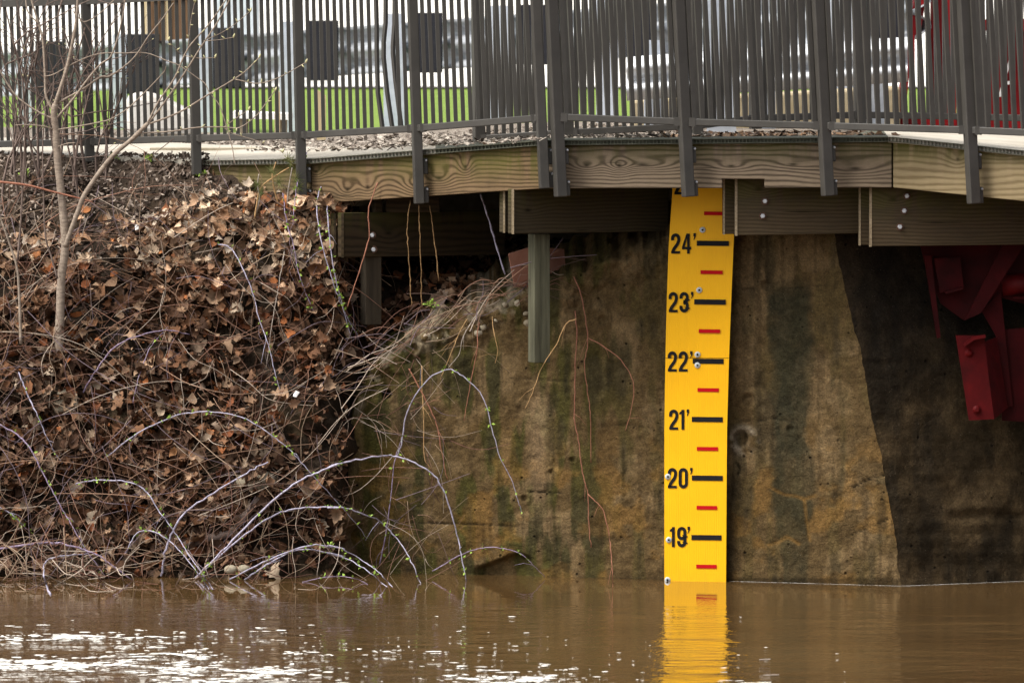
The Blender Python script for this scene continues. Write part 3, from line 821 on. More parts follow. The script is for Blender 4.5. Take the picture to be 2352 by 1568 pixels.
def railing(root, posts, railv, pitch, yaw_post, yaw_pick, psize, pkscale, lean_fn, foot, height=0.84, tabs=True, bent=(), ztop=0.95):
    """posts: list of (u, Y); railv: picture height of the bottom rail at each post"""
    for i, (u, Y) in enumerate(posts):
        base = at(u + (foot[i] - railv[i]) * math.tan(R(lean_fn(u))), foot[i], Y); rp = at(u, railv[i], Y)
        h = rp.z + ztop - base.z
        m = MB(); m.box((0, 0, h / 2), (psize, psize, h))
        key = (round(h, 2), psize)
        me = m.mesh('post', M_FENCE)
        # shift so the leaning post passes its foot correctly
        o = inst('post', me, root, base, rotm(lean_fn(u), yaw_post))
        b = o.modifiers.new('bevel', 'BEVEL'); b.width = 0.005; b.segments = 2
        if tabs and u > 600:
            for tvv in (edgeV(u) + 37, foot[i] - 20):
                tp = at(u + 17 + (tvv - railv[i]) * math.tan(R(lean_fn(u))), tvv, Y + 0.03)
                t = bpy.data.objects.new('mounting_tab', ME_TAB); COL.objects.link(t); t.parent = o
                loc = o.rotation_euler.to_matrix().inverted() @ (tp - base)
                t.location = loc; t.rotation_euler = (0, 0, R(-yaw_post)); t['_o'] = tuple(tp)
                bb = t.modifiers.new('bevel', 'BEVEL'); bb.width = 0.006; bb.segments = 3
                q = bpy.data.objects.new('tab_bolt', ME_BLT); COL.objects.link(q); q.parent = o
                q.location = loc + Vector((0.003, -0.006, 0.030)); q['_o'] = tuple(tp)
    for i in range(len(posts) - 1):
        (u0, Y0), (u1, Y1) = posts[i], posts[i + 1]
        p0, p1 = at(u0, railv[i], Y0), at(u1, railv[i + 1], Y1)
        ln = 0.5 * (lean_fn(u0) + lean_fn(u1))
        off = Vector((-math.sin(R(ln)) * 0, 0, 0))
        m = MB(); m.plank(p0, p1, 0.036, 0.034); rl = m.build('bottom_rail', M_FENCE, root)
        bb = rl.modifiers.new('bevel', 'BEVEL'); bb.width = 0.004; bb.segments = 2
        for t in (0.055, 0.945):
            s = inst('rail_bracket', ME_SLV, rl, p0 + (p1 - p0) * t, (0, -math.atan2(p1.z - p0.z, p1.x - p0.x), 0))
        sh = Vector((-math.tan(R(ln)) * height, 0, height))
        m = MB(); m.plank(p0 + sh, p1 + sh, 0.040, 0.040); m.build('top_rail', M_FENCE, root)
        L = u1 - u0; pt = pitch(0.5 * (u0 + u1))
        half = 22
        n = max(1, int(round((L - 2 * half) / pt)))
        for k in range(n + 1):
            uu = u0 + half + (L - 2 * half) * k / n
            t = (uu - u0) / L
            p = p0 + (p1 - p0) * t
            sc = pkscale(uu)
            bd = [b for b in bent if abs(b[0] - uu) < pt * 0.5]
            if bd:
                prof = bd[0][1]
                m = MB(); m.tube([(dx, 0, zz) for zz, dx in prof], 0.0125 * sc, 4)
                # square section turned face on
                me = m.mesh('picket', M_FENCE)
                o = inst('picket', me, root, p, (0, 0, 0)); o['label'] = 'bent picket'
            else:
                inst('picket', ME_PICK, root, p, rotm(lean_fn(uu) + random.uniform(-0.12, 0.12), yaw_pick + random.uniform(-2, 2)), (sc, sc, height / 0.84))

PITCH = lambda u: float(np.interp(u, [0, 700, 1000, 1300, 2352], [15.0, 15.7, 16.6, 18.8, 20.8]))
PSC = lambda u: float(np.interp(u, [0, 900, 1300, 2352], [1.02, 1.0, 1.12, 1.2]))
fA = empty('railing', at(600, 480, 0.9), 'dark grey steel picket railing on the rising left part of the walkway', 'railing', 'walkway railings')
pA = [(u, edgeY(u) - 0.07) for u in (-262, -32, 205, 450, 690, 957, 1243)]
bentp = [(876, [(0, 0.02), (0.2, -0.006), (0.42, -0.012), (0.55, -0.012), (0.84, -0.02)]),
         (892, [(0, 0.035), (0.2, 0.006), (0.38, -0.012), (0.46, -0.012), (0.56, -0.002), (0.84, 0.0)]),
         (908, [(0, 0.045), (0.25, 0.014), (0.40, 0.0), (0.44, 0.0), (0.55, 0.008), (0.84, 0.012)])]
railing(fA, pA, [338, 332, 326, 318, 311, 295, 271], PITCH, 12, 6, 0.050, PSC, lean_at, [372, 372, 372, 402, 472, 468, 433], 0.76, bent=bentp)
fB = empty('railing', at(1800, 450, -0.5), 'dark grey steel picket railing on the outer edge right of the corner posts', 'railing', 'walkway railings')
pB = [(u, edgeY(u) - 0.07) for u in (1279, 1572, 1893, 2228, 2580)]
railing(fB, pB, [269, 280, 289, 299, 314], PITCH, 22, 16, 0.056, PSC, lean_at, [452, 452, 450, 468, 500], 0.84)
fC = empty('railing', at(1600, 312, 1.4), 'dark grey steel picket railing along the inner side of the walkway', 'railing', 'walkway railings')
pC = [(1100, 1.30), (1303, 1.15), (1600, 1.20), (1735, 1.65), (1975, 2.2), (2250, 2.35), (2560, 2.3)]
railing(fC, pC, [319, 305, 289, 272, 264, 269, 277], lambda u: 18.6, 18, 10, 0.058, lambda u: 1.06, lambda u: 0.6, [327, 315, 313, 296, 290, 296, 304], 0.86, tabs=False)

# ------------------------------------------------------------------ flood gauge
GYU = [1500, 1526, 1690, 1720]; GYY = [0.055, 0.05, -0.045, -0.05]
def gp(u, v, off=0.0): return at(u, v, float(np.interp(u, GYU, GYY)) - off)
gauge = empty('flood_gauge', gp(1597, 1335), 'tall yellow flood gauge board with black foot numbers on the concrete wall', 'gauge')
GL = lambda v: float(np.interp(v, [420, 560, 690, 822, 960, 1450], [1546, 1536, 1531.5, 1528.5, 1526, 1526]))
GR = lambda v: float(np.interp(v, [420, 560, 690, 822, 1000, 1450], [1691, 1685, 1679.5, 1674.5, 1669.5, 1667]))
def panel(v0, v1, off):
    vs_ = list(np.linspace(v0, v1, 9))
    m = MB()
    fr = []; bk = []
    for v in vs_:
        fr += [gp(GL(v), v, off), gp(GR(v), v, off)]
    bk = [p + Vector((0, 0.010, 0)) for p in fr]
    n = len(fr); f = []
    for i in range(0, n - 2, 2):
        f += [(i, i + 2, i + 3, i + 1), (n + i, n + i + 1, n + i + 3, n + i + 2), (i, n + i, n + i + 2, i + 2), (i + 1, i + 3, n + i + 3, n + i + 1)]
    f += [(0, 1, n + 1, n), (n - 2, 2 * n - 2, 2 * n - 1, n - 1)]
    m.add(fr + bk, f)
    return m.build('panel', M_GAUGE, gauge)
panel(415, 821.5, 0.0); panel(822.8, 1470, 0.003)
PO = 0.006
def quadmark(name, u0, u1, v, h, mat, tilt=0.0):
    m = MB()
    m.prism([gp(u0, v - h / 2, PO), gp(u1, v - h / 2 + tilt, PO), gp(u1, v + h / 2 + tilt, PO), gp(u0, v + h / 2, PO)], (0, 0.0015, 0))
    return m.build(name, mat, gauge)
BARS = {24: (1600.5, 1674, 558.5), 23: (1594.5, 1667, 693), 22: (1591, 1662, 829), 21: (1589, 1660, 962.5), 20: (1589, 1660, 1097), 19: (1588, 1657, 1233.5)}
for k, (a, b, v) in BARS.items(): quadmark('foot_mark', a, b, v, 11.6, M_BLACK, 0.8)
for (a, b, v) in [(1617, 1670, 490), (1609, 1660, 625), (1605, 1654, 760), (1602, 1651, 895), (1600.5, 1649, 1030), (1600, 1647, 1165), (1599, 1646, 1300)]:
    quadmark('half_foot_mark', a, b, v, 8.6, M_REDPRINT, 0.6)
# numerals as ribbons in a 1 x 2.1 cell (x right, y down)
def ribbon(path, w, closed=False):
    P = [Vector((x, y)) for x, y in path]; n = len(P); L, Rr = [], []
    for i in range(n):
        if closed: a, b = P[(i - 1) % n], P[(i + 1) % n]; d0 = (P[i] - a).normalized(); d1 = (b - P[i]).normalized()
        else:
            d0 = (P[i] - P[i - 1]).normalized() if i else (P[1] - P[0]).normalized()
            d1 = (P[i + 1] - P[i]).normalized() if i < n - 1 else d0
        n0, n1 = Vector((-d0.y, d0.x)), Vector((-d1.y, d1.x))
        nn = (n0 + n1); nn = nn.normalized() if nn.length > 1e-6 else n0
        k = w / 2 / max(0.45, nn.dot(n0))
        L.append(P[i] + nn * k); Rr.append(P[i] - nn * k)
    q = []
    for i in range(n if closed else n - 1):
        j = (i + 1) % n
        q.append((L[i], L[j], Rr[j], Rr[i]))
    return q
def arc(cx, cy, rx, ry, a0, a1, n=8):
    return [(cx + rx * math.cos(R(a0 + (a1 - a0) * i / n)), cy + ry * math.sin(R(a0 + (a1 - a0) * i / n))) for i in range(n + 1)]
SW = 0.345
h = SW / 2
def digit(ch):
    if ch == '2': return ribbon([(h, 0.72)] + arc(0.5, 0.5, 0.35, 0.35, 180, 360) + [(0.85, 0.72), (0.72, 1.08), (0.30, 1.62), (0.17, 1.93)], SW) + [((0, 1.84), (1, 1.84), (1, 2.1), (0, 2.1))]
    if ch == '3': return ribbon([(h, 0.66)] + arc(0.5, 0.5, 0.35, 0.35, 180, 360) + [(0.85, 0.72)] + arc(0.55, 0.72, 0.30, 0.28, 0, 90, 4) + [(0.40, 1.0)], SW) + ribbon([(0.40, 1.06), (0.55, 1.06)] + arc(0.55, 1.36, 0.30, 0.30, -90, 0, 4) + [(0.85, 1.6)] + arc(0.5, 1.6, 0.35, 0.35, 0, 180) + [(h, 1.42)], SW)
    if ch == '4': return [((0.56, 0), (0.86, 0), (0.86, 2.1), (0.56, 2.1)), ((0.50, 0), (0.56, 0), (0.56, 0.45), (0.30, 1.38), (0.0, 1.38)), ((0, 1.38), (0.56, 1.38), (0.56, 1.66), (0, 1.66)), ((0.86, 1.38), (1.02, 1.38), (1.02, 1.66), (0.86, 1.66))]
    if ch == '1': return [((0.30, 0), (0.62, 0), (0.62, 2.1), (0.30, 2.1)), ((0.06, 0.30), (0.30, 0.12), (0.30, 0.46), (0.06, 0.50))]
    if ch == '0': return ribbon(arc(0.5, 0.5, 0.35, 0.35, 180, 360) + arc(0.5, 1.6, 0.35, 0.35, 0, 180), SW, True)
    if ch == '9': return ribbon(arc(0.5, 0.5, 0.35, 0.35, 180, 360) + [(0.85, 0.9)] + arc(0.5, 0.9, 0.35, 0.30, 0, 180, 6), SW, True) + ribbon([(0.85, 1.0), (0.85, 1.6)] + arc(0.5, 1.6, 0.35, 0.35, 0, 180) + [(h, 1.45)], SW)
    if ch == '5': return [((0, 0), (1, 0), (1, 0.28), (0, 0.28)), ((0, 0.28), (0.30, 0.28), (0.30, 0.9), (0, 0.9))] + ribbon([(0.2, 0.85)] + arc(0.5, 1.1, 0.35, 0.3, 230, 360, 5) + [(0.85, 1.6)] + arc(0.5, 1.6, 0.35, 0.35, 0, 180) + [(h, 1.42)], SW)
    if ch == "'": return [((0.0, 0), (0.38, 0), (0.38, 0.34), (0.14, 0.72), (0.02, 0.72), (0.14, 0.36), (0.0, 0.34))]
def numeral(ch, u, v, cw, hh):
    m = MB(); k = hh / 2.1
    for q in digit(ch):
        m.add([gp(u + p[0] * cw, v + p[1] * k, PO) for p in q], [tuple(range(len(q)))])
    return m.build('numeral', M_BLACK, gauge, fix=True)
for txt, u0, vc in (('24', 1541.5, 559.5), ('23', 1536, 694), ('22', 1534, 830), ('21', 1537, 963.5), ('20', 1534, 1097.5), ('19', 1536, 1232.5), ('25', 1549, 424)):
    cw, hh = 20.5, 46
    u = u0; 
    for ch in txt:
        if ch == '1': u -= 3 if txt == '21' else -1
        numeral(ch, u, vc - hh / 2, cw, hh); u += cw + (4.5 if ch != '1' else -2.5)
        if ch == '1' and txt == '19': u += 0.5
    numeral("'", u0 + (51 if txt not in ('21', '19') else 40 if txt == '21' else 43), vc - hh / 2 - 1, 15, hh * 0.98)
for (u, v) in [(1613.5, 528), (1606, 666), (1602, 814), (1602, 838.5), (1534, 1094), (1536, 1239), (1533, 1331)]:
    p = gp(u, v, 0.004)
    m = MB(); m.tube([p, p + Vector((0, -0.004, 0)), p + Vector((0, -0.007, 0))], [0.0155, 0.0155, 0.010], 14); sc_ = m.build('screw_washer', M_SCREW, gauge)
    m = MB(); m.tube([p + Vector((0, -0.006, 0)), p + Vector((0, -0.010, 0))], 0.0055, 8); m.build('screw_head', M_BLACK, sc_)

# ------------------------------------------------------------------ red bridge steelwork
bridge = empty('steel_bridge', at(2300, 600, 1.0), 'dark red painted steel bridge end with truss members and bearing bracket', 'bridge')
def zr(x, y): return ((2150 + x / 3.409) * 0.9408, (600 + y / 3.409) * 0.9408)
def plate(name, poly, Y, th=0.02, mat=M_RED, conv=zr, parent=bridge):
    m = MB(); m.prism([at(*conv(x, y), Y if not hasattr(Y, '__len__') else Y[i]) for i, (x, y) in enumerate(poly)], (0, th, 0))
    return m.build(name, mat, parent)
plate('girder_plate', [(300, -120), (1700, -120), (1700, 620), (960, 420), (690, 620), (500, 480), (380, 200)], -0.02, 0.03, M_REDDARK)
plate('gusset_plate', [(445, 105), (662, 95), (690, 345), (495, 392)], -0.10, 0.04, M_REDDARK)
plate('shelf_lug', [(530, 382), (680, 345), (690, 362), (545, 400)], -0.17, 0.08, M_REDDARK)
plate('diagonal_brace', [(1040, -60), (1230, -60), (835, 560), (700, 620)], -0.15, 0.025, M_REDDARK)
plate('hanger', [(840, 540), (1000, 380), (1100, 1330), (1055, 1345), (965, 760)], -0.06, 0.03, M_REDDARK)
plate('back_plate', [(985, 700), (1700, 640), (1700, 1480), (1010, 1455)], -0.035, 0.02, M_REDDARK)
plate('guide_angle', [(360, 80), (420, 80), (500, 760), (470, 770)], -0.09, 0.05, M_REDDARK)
plate('bracket_web', [(625, 745), (862, 745), (945, 1440), (735, 1452)], -0.20, 0.018, M_REDSHADE)
br = plate('bracket_flange', [(862, 800), (965, 760), (1058, 1345), (945, 1442)], [-0.202, -0.10, -0.10, -0.202], 0.018, M_REDSHADE)
plate('bracket_tab', [(690, 825), (770, 755), (872, 742), (875, 765), (775, 785), (702, 838)], -0.27, 0.07, M_REDSHADE)
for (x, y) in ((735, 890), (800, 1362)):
    p = at(*zr(x, y), -0.20); m = MB(); m.tube([p, p + Vector((0, -0.008, 0)), p + Vector((0, -0.02, 0))], [0.022, 0.022, 0.010], 10); m.build('bolt', M_REDSHADE, bridge)
m = MB(); m.tube([at(*zr(1010, 330), -0.05), at(*zr(1400, 300), -0.05)], 0.055, 12); m.build('pin', M_REDSHADE, bridge, True)
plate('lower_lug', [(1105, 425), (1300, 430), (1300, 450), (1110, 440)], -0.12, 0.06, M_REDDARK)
# deck of the bridge and added skylight blockers (out of frame to the right, over the return face)
m = MB(); m.box((7.4, 3.2, 2.16), (9.6, 6.0, 0.12)); m.build('unseen_bridge_deck', M_REDSHADE, bridge)
m = MB(); m.box((6.9, -8.2, 2.10), (8.2, 15.0, 0.14)); m.build('unseen_bridge_deck', M_REDSHADE, bridge)  # unseen extension towards the camera, added to block skylight
m = MB(); m.box((2.87, -8.2, 1.72), (0.06, 15.0, 0.62)); m.build('added_sky_blocker', M_REDSHADE, bridge)  # unseen upright panel, added to cut skylight from the right
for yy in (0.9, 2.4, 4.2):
    m = MB(); m.box((7.4, yy, 1.95), (9.6, 0.12, 0.30)); m.build('stringer', M_REDSHADE, bridge)
# truss above the deck, seen through the railing
def zt(x, y): return ((2100 + x / 4.355) * 0.9408, (y / 4.355) * 0.9408)
plate('end_post', [(380, 1330), (470, 1330), (560, 380), (640, 370), (760, -400), (640, -400), (460, 700)], 3.6, 0.18, conv=zt)
plate('end_post_flange', [(540, 380), (580, 380), (580, 930), (565, 950)], 3.3, 0.05, conv=zt)
plate('vertical_member', [(740, 1330), (960, 1330), (940, -400), (760, -400)], 3.75, 0.10, conv=zt)
plate('vertical_flange', [(885, 1330), (1020, 1330), (1040, -400), (915, -400)], 3.35, 0.06, conv=zt)
plate('lower_chord', [(300, 1260), (2400, 1290), (2400, 1420), (300, 1390)], 3.5, 0.25, conv=zt)
plate('panel_plate', [(1380, 320), (2400, 320), (2400, 1290), (1380, 1290)], 3.55, 0.06, conv=zt)
plate('top_flange', [(1180, 215), (2400, 195), (2400, 330), (1180, 330)], 3.4, 0.25, conv=zt)
plate('upper_plate', [(1480, -400), (1700, -400), (1700, 200), (1560, 215)], 3.7, 0.1, conv=zt)
plate('painted_letter', [(1470, 1030), (1500, 1030), (1528, 900), (1622, 900), (1622, 865), (1540, 865), (1612, 640), (1640, 640), (1640, 560), (1606, 560)], 3.5, 0.03, M_WHITEPAINT, conv=zt)

# ------------------------------------------------------------------ guardrails and things beyond the walkway
def w_profile(z0, dep=0.08, H=0.31):
    return [(0.0, 0), (0.02, 0.03), (dep, 0.06), (dep, 0.10), (0.0, 0.14), (0.0, 0.17), (dep, 0.21), (dep, 0.25), (0.02, 0.28), (0.0, 0.31)]
def w_beam(name, a, b, mat, parent, H=0.31, flip=1):
    ax = (b - a).normalized(); nrm = Vector((-ax.y, ax.x, 0)).normalized() * flip
    m = MB(); vs = []
    prof = w_profile(0)
    for p in (a, b):
        for d, z in prof: vs.append(p + nrm * d - Vector((0, 0, H)) + Vector((0, 0, z / 0.31 * H)))
    n = len(prof)
    vs2 = [v + nrm * 0.004 for v in vs]
    fs = [(i, i + 1, n + i + 1, n + i) for i in range(n - 1)] + [(2 * n + i, 3 * n + i, 3 * n + i + 1, 2 * n + i + 1) for i in range(n - 1)]
    fs += [(0, n, 3 * n, 2 * n), (n - 1, 3 * n - 1, 4 * n - 1, 2 * n - 1)]
    m.add(vs + vs2, fs)
    return m.build(name, mat, parent, True)
GU = [-400, 330, 2035, 2600]; GYd = [16, 12, 3.4, 1.9]
def g_top(u): return 62 - (u - 800) * 0.0748
def gY(u):
    # straight line in plan between the end points
    a, b = at(330, 0, 12.0), at(2035, 0, 3.6)
    s = (u - 1176) / PX / D
    # X = s*(D+Y); line: X = a.x + t*(b.x-a.x), Y = a.y + t*(b.y-a.y)
    t = (s * (D + a.y) - a.x) / ((b.x - a.x) - s * (b.y - a.y))
    return a.y + t * (b.y - a.y)
gr1 = empty('guardrail', at(900, 300, gY(900)), 'galvanised steel guardrail with dark blockouts on grey posts behind the left railing', 'guardrail', 'road guardrails')
ends = [-150, 330, 800, 1225, 1740, 2110]
for a, b in zip(ends[:-1], ends[1:]):
    w_beam('rail_beam', at(a, g_top(a), gY(a) + 0.25), at(b, g_top(b), gY(b) + 0.25), M_BEAMSTEEL, gr1)
for (pu, w, bu0, bu1) in [(58, 32, 82, 145), (275, 32, 291, 365), (470, 34, 490, 556), (662, 40, 705, 777), (905, 48, 945, 1016), (1148, 48, 1192, 1262), (1395, 50, 1438, 1502), (1658, 66, 1700, 1770), (1935, 60, 2008, 2064)]:
    Y = gY(pu); vt = g_top(pu) - 22; vb = float(np.interp(pu, [0, 500, 1000, 1658, 1700, 1935], [352, 312, 300, 313, 313, 296]))
    if pu == 58: vt = 130
    if pu == 1658: Y = 1.9
    a, b = at(pu - w / 2, vb, Y), at(pu + w / 2, vt, Y)
    cx, cz = (a.x + b.x) / 2, (a.z + b.z) / 2; W = b.x - a.x; H = b.z - a.z
    m = MB(); m.box((cx, Y, cz), (W, 0.008, H)); m.box((cx + W * 0.1, Y + 0.08, cz), (0.008, 0.15, H - 0.002)); m.box((cx, Y + 0.16, cz), (W, 0.008, H))
    po = m.build('post', M_GALV, gr1)
    if pu != 1658:
        Yb = gY((bu0 + bu1) / 2) - 0.02
        a, b = at(bu0, g_top(bu0) + 116, Yb), at(bu1, g_top(bu1) - 16, Yb)
        m = MB(); m.box(((a.x + b.x) / 2, Yb, (a.z + b.z) / 2), (b.x - a.x, 0.14, b.z - a.z)); bo = m.build('blockout', M_BLOCK, po)
        bb = bo.modifiers.new('bevel', 'BEVEL'); bb.width = 0.006; bb.segments = 2
gr2 = empty('guardrail', at(1700, 290, 3.0), 'bright galvanised guardrail end section behind the inner railing near the red bridge', 'guardrail', 'road guardrails')
w_beam('rail_beam', at(1440, 131, 3.0), at(1760, 108, 2.95), M_NEWSTEEL, gr2, 0.245, -1)
w_beam('rail_beam', at(1755, 108, 2.95), at(2085, 85, 2.9), M_NEWSTEEL, gr2, 0.25, -1)
for u in (1500, 1760, 2010):
    m = MB(); p = at(u, 200, 3.12); m.box((p.x, 3.12, p.z - 0.05), (0.10, 0.10, 0.62)); m.build('post', M_GALV, gr2)
curb = MB(); 
cp = [at(1452, 232, 3.4), at(2068, 200, 3.4), at(2068, 312, 3.4), at(1452, 318, 3.4)]
curb.prism(cp, (0, 0.5, 0))
o = curb.build('concrete_curb', simple('tan_concrete', (0.30, 0.24, 0.14), (0.44, 0.37, 0.25), 8, 0.9, 0.5, 60), bevel=0.015)
tag(o, 'tan concrete curb block behind the inner railing beside the grey steel post', 'curb')
# stakes
for (u, v0, v1, Y, lab) in ((637, 205, 312, 6.0, 'thin tan wooden stake left of the dark blockout, beyond the railing'), (738, 212, 322, 5.6, 'wider tan wooden stake below the dark blockout, beyond the railing')):
    a, b = at(u, v1, Y), at(u, v0, Y); w = 0.016 if u < 700 else 0.026
    m = MB(); m.prism([a + Vector((-w, 0, 0)), a + Vector((w, 0, 0)), b + Vector((w, 0, -0.02)), b + Vector((-w, 0, 0.015))], (0, 0.03, 0))
    o = m.build('wooden_stake', M_STAKE, origin=a); tag(o, lab, 'stake', 'stakes on the lawn')
# pale boulder and slab bench
m = MB(); nb_ = 22
rock = [(289, 216), (330, 213), (372, 224), (400, 240), (430, 254), (446, 262), (452, 312), (285, 314)]
m.prism([at(u, v, 5.2) for u, v in rock], (0, 0.5, 0))
o = m.build('boulder', simple('pale_boulder', (0.42, 0.39, 0.34), (0.66, 0.64, 0.60), 6, 0.9, 0.6, 30), bevel=0.05); tag(o, 'pale boulder lying behind the left railing', 'boulder')
bench = empty('stone_bench', at(570, 300, 6.5), 'low pale slab bench on the lawn behind the left railing', 'bench')
m = MB(); m.prism([at(535, 256, 6.5), at(668, 262, 6.5), at(668, 276, 6.5), at(535, 272, 6.5)], (0, 0.4, 0)); m.build('seat', M_WHITEPAINT, bench)
for u in (550, 640):
    m = MB(); m.prism([at(u, 274, 6.6), at(u + 18, 274, 6.6), at(u + 18, 315, 6.6), at(u, 315, 6.6)], (0, 0.2, 0)); m.build('leg', M_STONE, bench)
# paved lot beyond the lawn, with a timber shed and a grey cabinet on it
mb = MB(); mb.add([(-400, 29.5, 2.115), (400, 29.5, 2.115), (400, 900, 2.115), (-400, 900, 2.115)], [(0, 1, 2, 3)])
tag(mb.build('paved_lot', M_LOT), 'bright pale paved lot beyond the lawn', kind='structure')
shed = empty('timber_shed', (at(385, 150, 32).x, 32, 2.115), 'brown timber shed on the pale lot, seen through the left railing', 'shed')
a, b = at(326, 175, 32), at(448, -150, 32)
for i in range(9):
    w = (b.x - a.x) / 9
    m = MB(); m.box((a.x + w * (i + .5), 32.0 + 0.02 * (i % 2), (2.115 + b.z) / 2), (w - 0.012, 0.05, b.z - 2.115)); m.build('plank', M_BROWN if i % 4 else M_STAKE, shed)
m = MB(); m.box(((a.x + b.x) / 2, 33.0, (2.115 + b.z) / 2 - 0.02), (b.x - a.x - 0.1, 1.85, b.z - 2.115 - 0.04)); m.build('wall', M_BROWN, shed)
m = MB(); m.box(((a.x + b.x) / 2, 32.9, b.z + 0.05), (b.x - a.x + 0.3, 2.4, 0.08)); m.build('roof', M_BLOCK, shed)
cab = empty('utility_cabinet', (at(530, 150, 31).x, 31, 2.115), 'plain grey utility cabinet right of the timber shed behind the railing', 'cabinet')
a, b = at(494, 62, 31), at(592, -60, 31)
m = MB(); m.box(((a.x + b.x) / 2, 31.3, (2.115 + b.z) / 2), (b.x - a.x, 0.6, b.z - 2.115)); m.build('body', M_GALV, cab, bevel=0.02)
m = MB(); m.box(((a.x + b.x) / 2, 30.985, (2.3 + b.z) / 2), ((b.x - a.x) * .9, 0.02, b.z - 2.5)); m.build('door', M_GALV, cab)

# terracotta tile wedged on the wall top behind the hanging post
tile = empty('terracotta_tile', at(1235, 650, 0.42), 'tilted terracotta flue tile wedged behind the hanging timber post', 'tile')
A = [at(1167, 583, 0.33), at(1220, 566, 0.40), at(1222, 640, 0.40), at(1180, 655, 0.33)]
m = MB(); m.prism(A, (0, 0.014, 0)); m.build('front_panel', M_TERRA, tile, bevel=0.004)
B = [at(1220, 566, 0.402), at(1296, 572, 0.62), at(1300, 630, 0.62), at(1222, 640, 0.402)]
m = MB(); m.prism(B, (0, 0.014, 0)); m.build('side_panel', M_TERRA, tile, bevel=0.004)
Cc = [at(1180, 655, 0.331), at(1222, 641, 0.401), at(1312, 632, 0.62), at(1262, 652, 0.56)]
m = MB(); m.prism(Cc, (0, 0, -0.012)); m.build('base', M_TERRA, tile)

# ------------------------------------------------------------------ dead leaves
def leaf_outline(kind):
    if kind == 0:      # lobed oak-like
        xs = [0, .10, .22, .32, .45, .55, .68, .78, .90, 1.0]; ws = [.03, .05, .20, .11, .34, .17, .38, .20, .22, .0]
    elif kind == 1:    # plain ovate
        xs = [0, .10, .22, .32, .45, .55, .68, .78, .90, 1.0]; ws = [.02, .13, .24, .30, .33, .33, .29, .22, .12, .0]
    else:              # maple-like, wide with points
        xs = [0, .08, .18, .26, .36, .46, .58, .70, .84, 1.0]; ws = [.03, .20, .42, .24, .50, .30, .36, .16, .13, .0]
    return xs, ws
def leaf_mesh(kind, r):
    xs, ws = leaf_outline(kind)
    V, Fc = [], []
    curl = r.uniform(-2.2, 2.2); fold = r.uniform(0.0, 1.5); tw = r.uniform(-0.9, 0.9); wav = r.uniform(0.02, 0.09); ph = r.uniform(0, 6)
    n = len(xs)
    for i, (x, w) in enumerate(zip(xs, ws)):
        jl, jr = r.uniform(.85, 1.15), r.uniform(.85, 1.15)
        cx = x - 0.5
        zc = curl * cx * cx * 0.9
        for sgn, jj in ((-1, jl), (0, 0), (1, jr)):
            y = sgn * w * jj
            z = zc + abs(y) * fold * 0.75 + wav * math.sin(9 * x + ph + sgn * 2)
            a = tw * cx
            V.append((cx, y * math.cos(a) - z * math.sin(a), y * math.sin(a) + z * math.cos(a)))
    for i in range(n - 1):
        a = 3 * i
        Fc += [(a, a + 3, a + 4, a + 1), (a + 1, a + 4, a + 5, a + 2)]
    return np.array(V), Fc
LV = [leaf_mesh(random.choice([0, 0, 1, 2, 2]), random) for _ in range(28)]
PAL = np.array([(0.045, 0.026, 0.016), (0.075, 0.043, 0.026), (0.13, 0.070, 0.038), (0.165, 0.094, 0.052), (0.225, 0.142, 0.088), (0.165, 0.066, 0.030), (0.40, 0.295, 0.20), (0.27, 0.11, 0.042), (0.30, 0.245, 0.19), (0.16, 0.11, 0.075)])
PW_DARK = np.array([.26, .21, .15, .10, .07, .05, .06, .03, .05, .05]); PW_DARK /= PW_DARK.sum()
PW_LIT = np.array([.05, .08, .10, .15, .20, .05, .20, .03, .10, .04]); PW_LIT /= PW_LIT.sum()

def rand_rot(nrm, r, tilt):
    z = (Vector(nrm) + Vector((r.gauss(0, tilt), r.gauss(0, tilt), r.gauss(0, tilt)))).normalized()
    x = Vector((r.gauss(0, 1), r.gauss(0, 1), r.gauss(0, 1))); x = (x - z * x.dot(z)).normalized()
    y = z.cross(x)
    return Matrix(((x.x, y.x, z.x), (x.y, y.y, z.y), (x.z, y.z, z.z)))
def bank_normal(u, v):
    e = 14
    q = (bY(u, v, SGL), bY(u + e, v, SGL), bY(u, v + e, SGL))
    a, b, c_ = at(u, v, q[0]), at(u + e, v, q[1]), at(u, v + e, q[2])
    n = (c_ - a).cross(b - a).normalized()
    return n if n.y < 0 or n.z > 0 else -n
DGL = (0.6 * fbm(_A / 110, _B / 80, 3, 44) + 0.4 * fbm(_A / 34, _B / 26, 3, 48)).tolist()
def leaf_density(u, v):
    d = 1.0
    if u > 790: d *= 0.75 if v < 820 else 0.0
    top = 545 - 110 * min(max((u - 150) / 420, 0), 1)
    if v < top + 40: d *= min(max((v - top + 30) / 70, 0.02), 1)
    if v > 1120: d *= 0.55
    if v > 1270: d *= 0.5
    i = min(max(int((u + 420) / 6), 0), len(DGL) - 1); j = min(max(int((v - 330) / 6), 0), len(DGL[0]) - 1)
    return float(d) * min(1.3, max(0.06, (DGL[i][j] - 0.33) * 4.2))
lv, lf, lc = [], [], []
BIG = []
cnt = 0
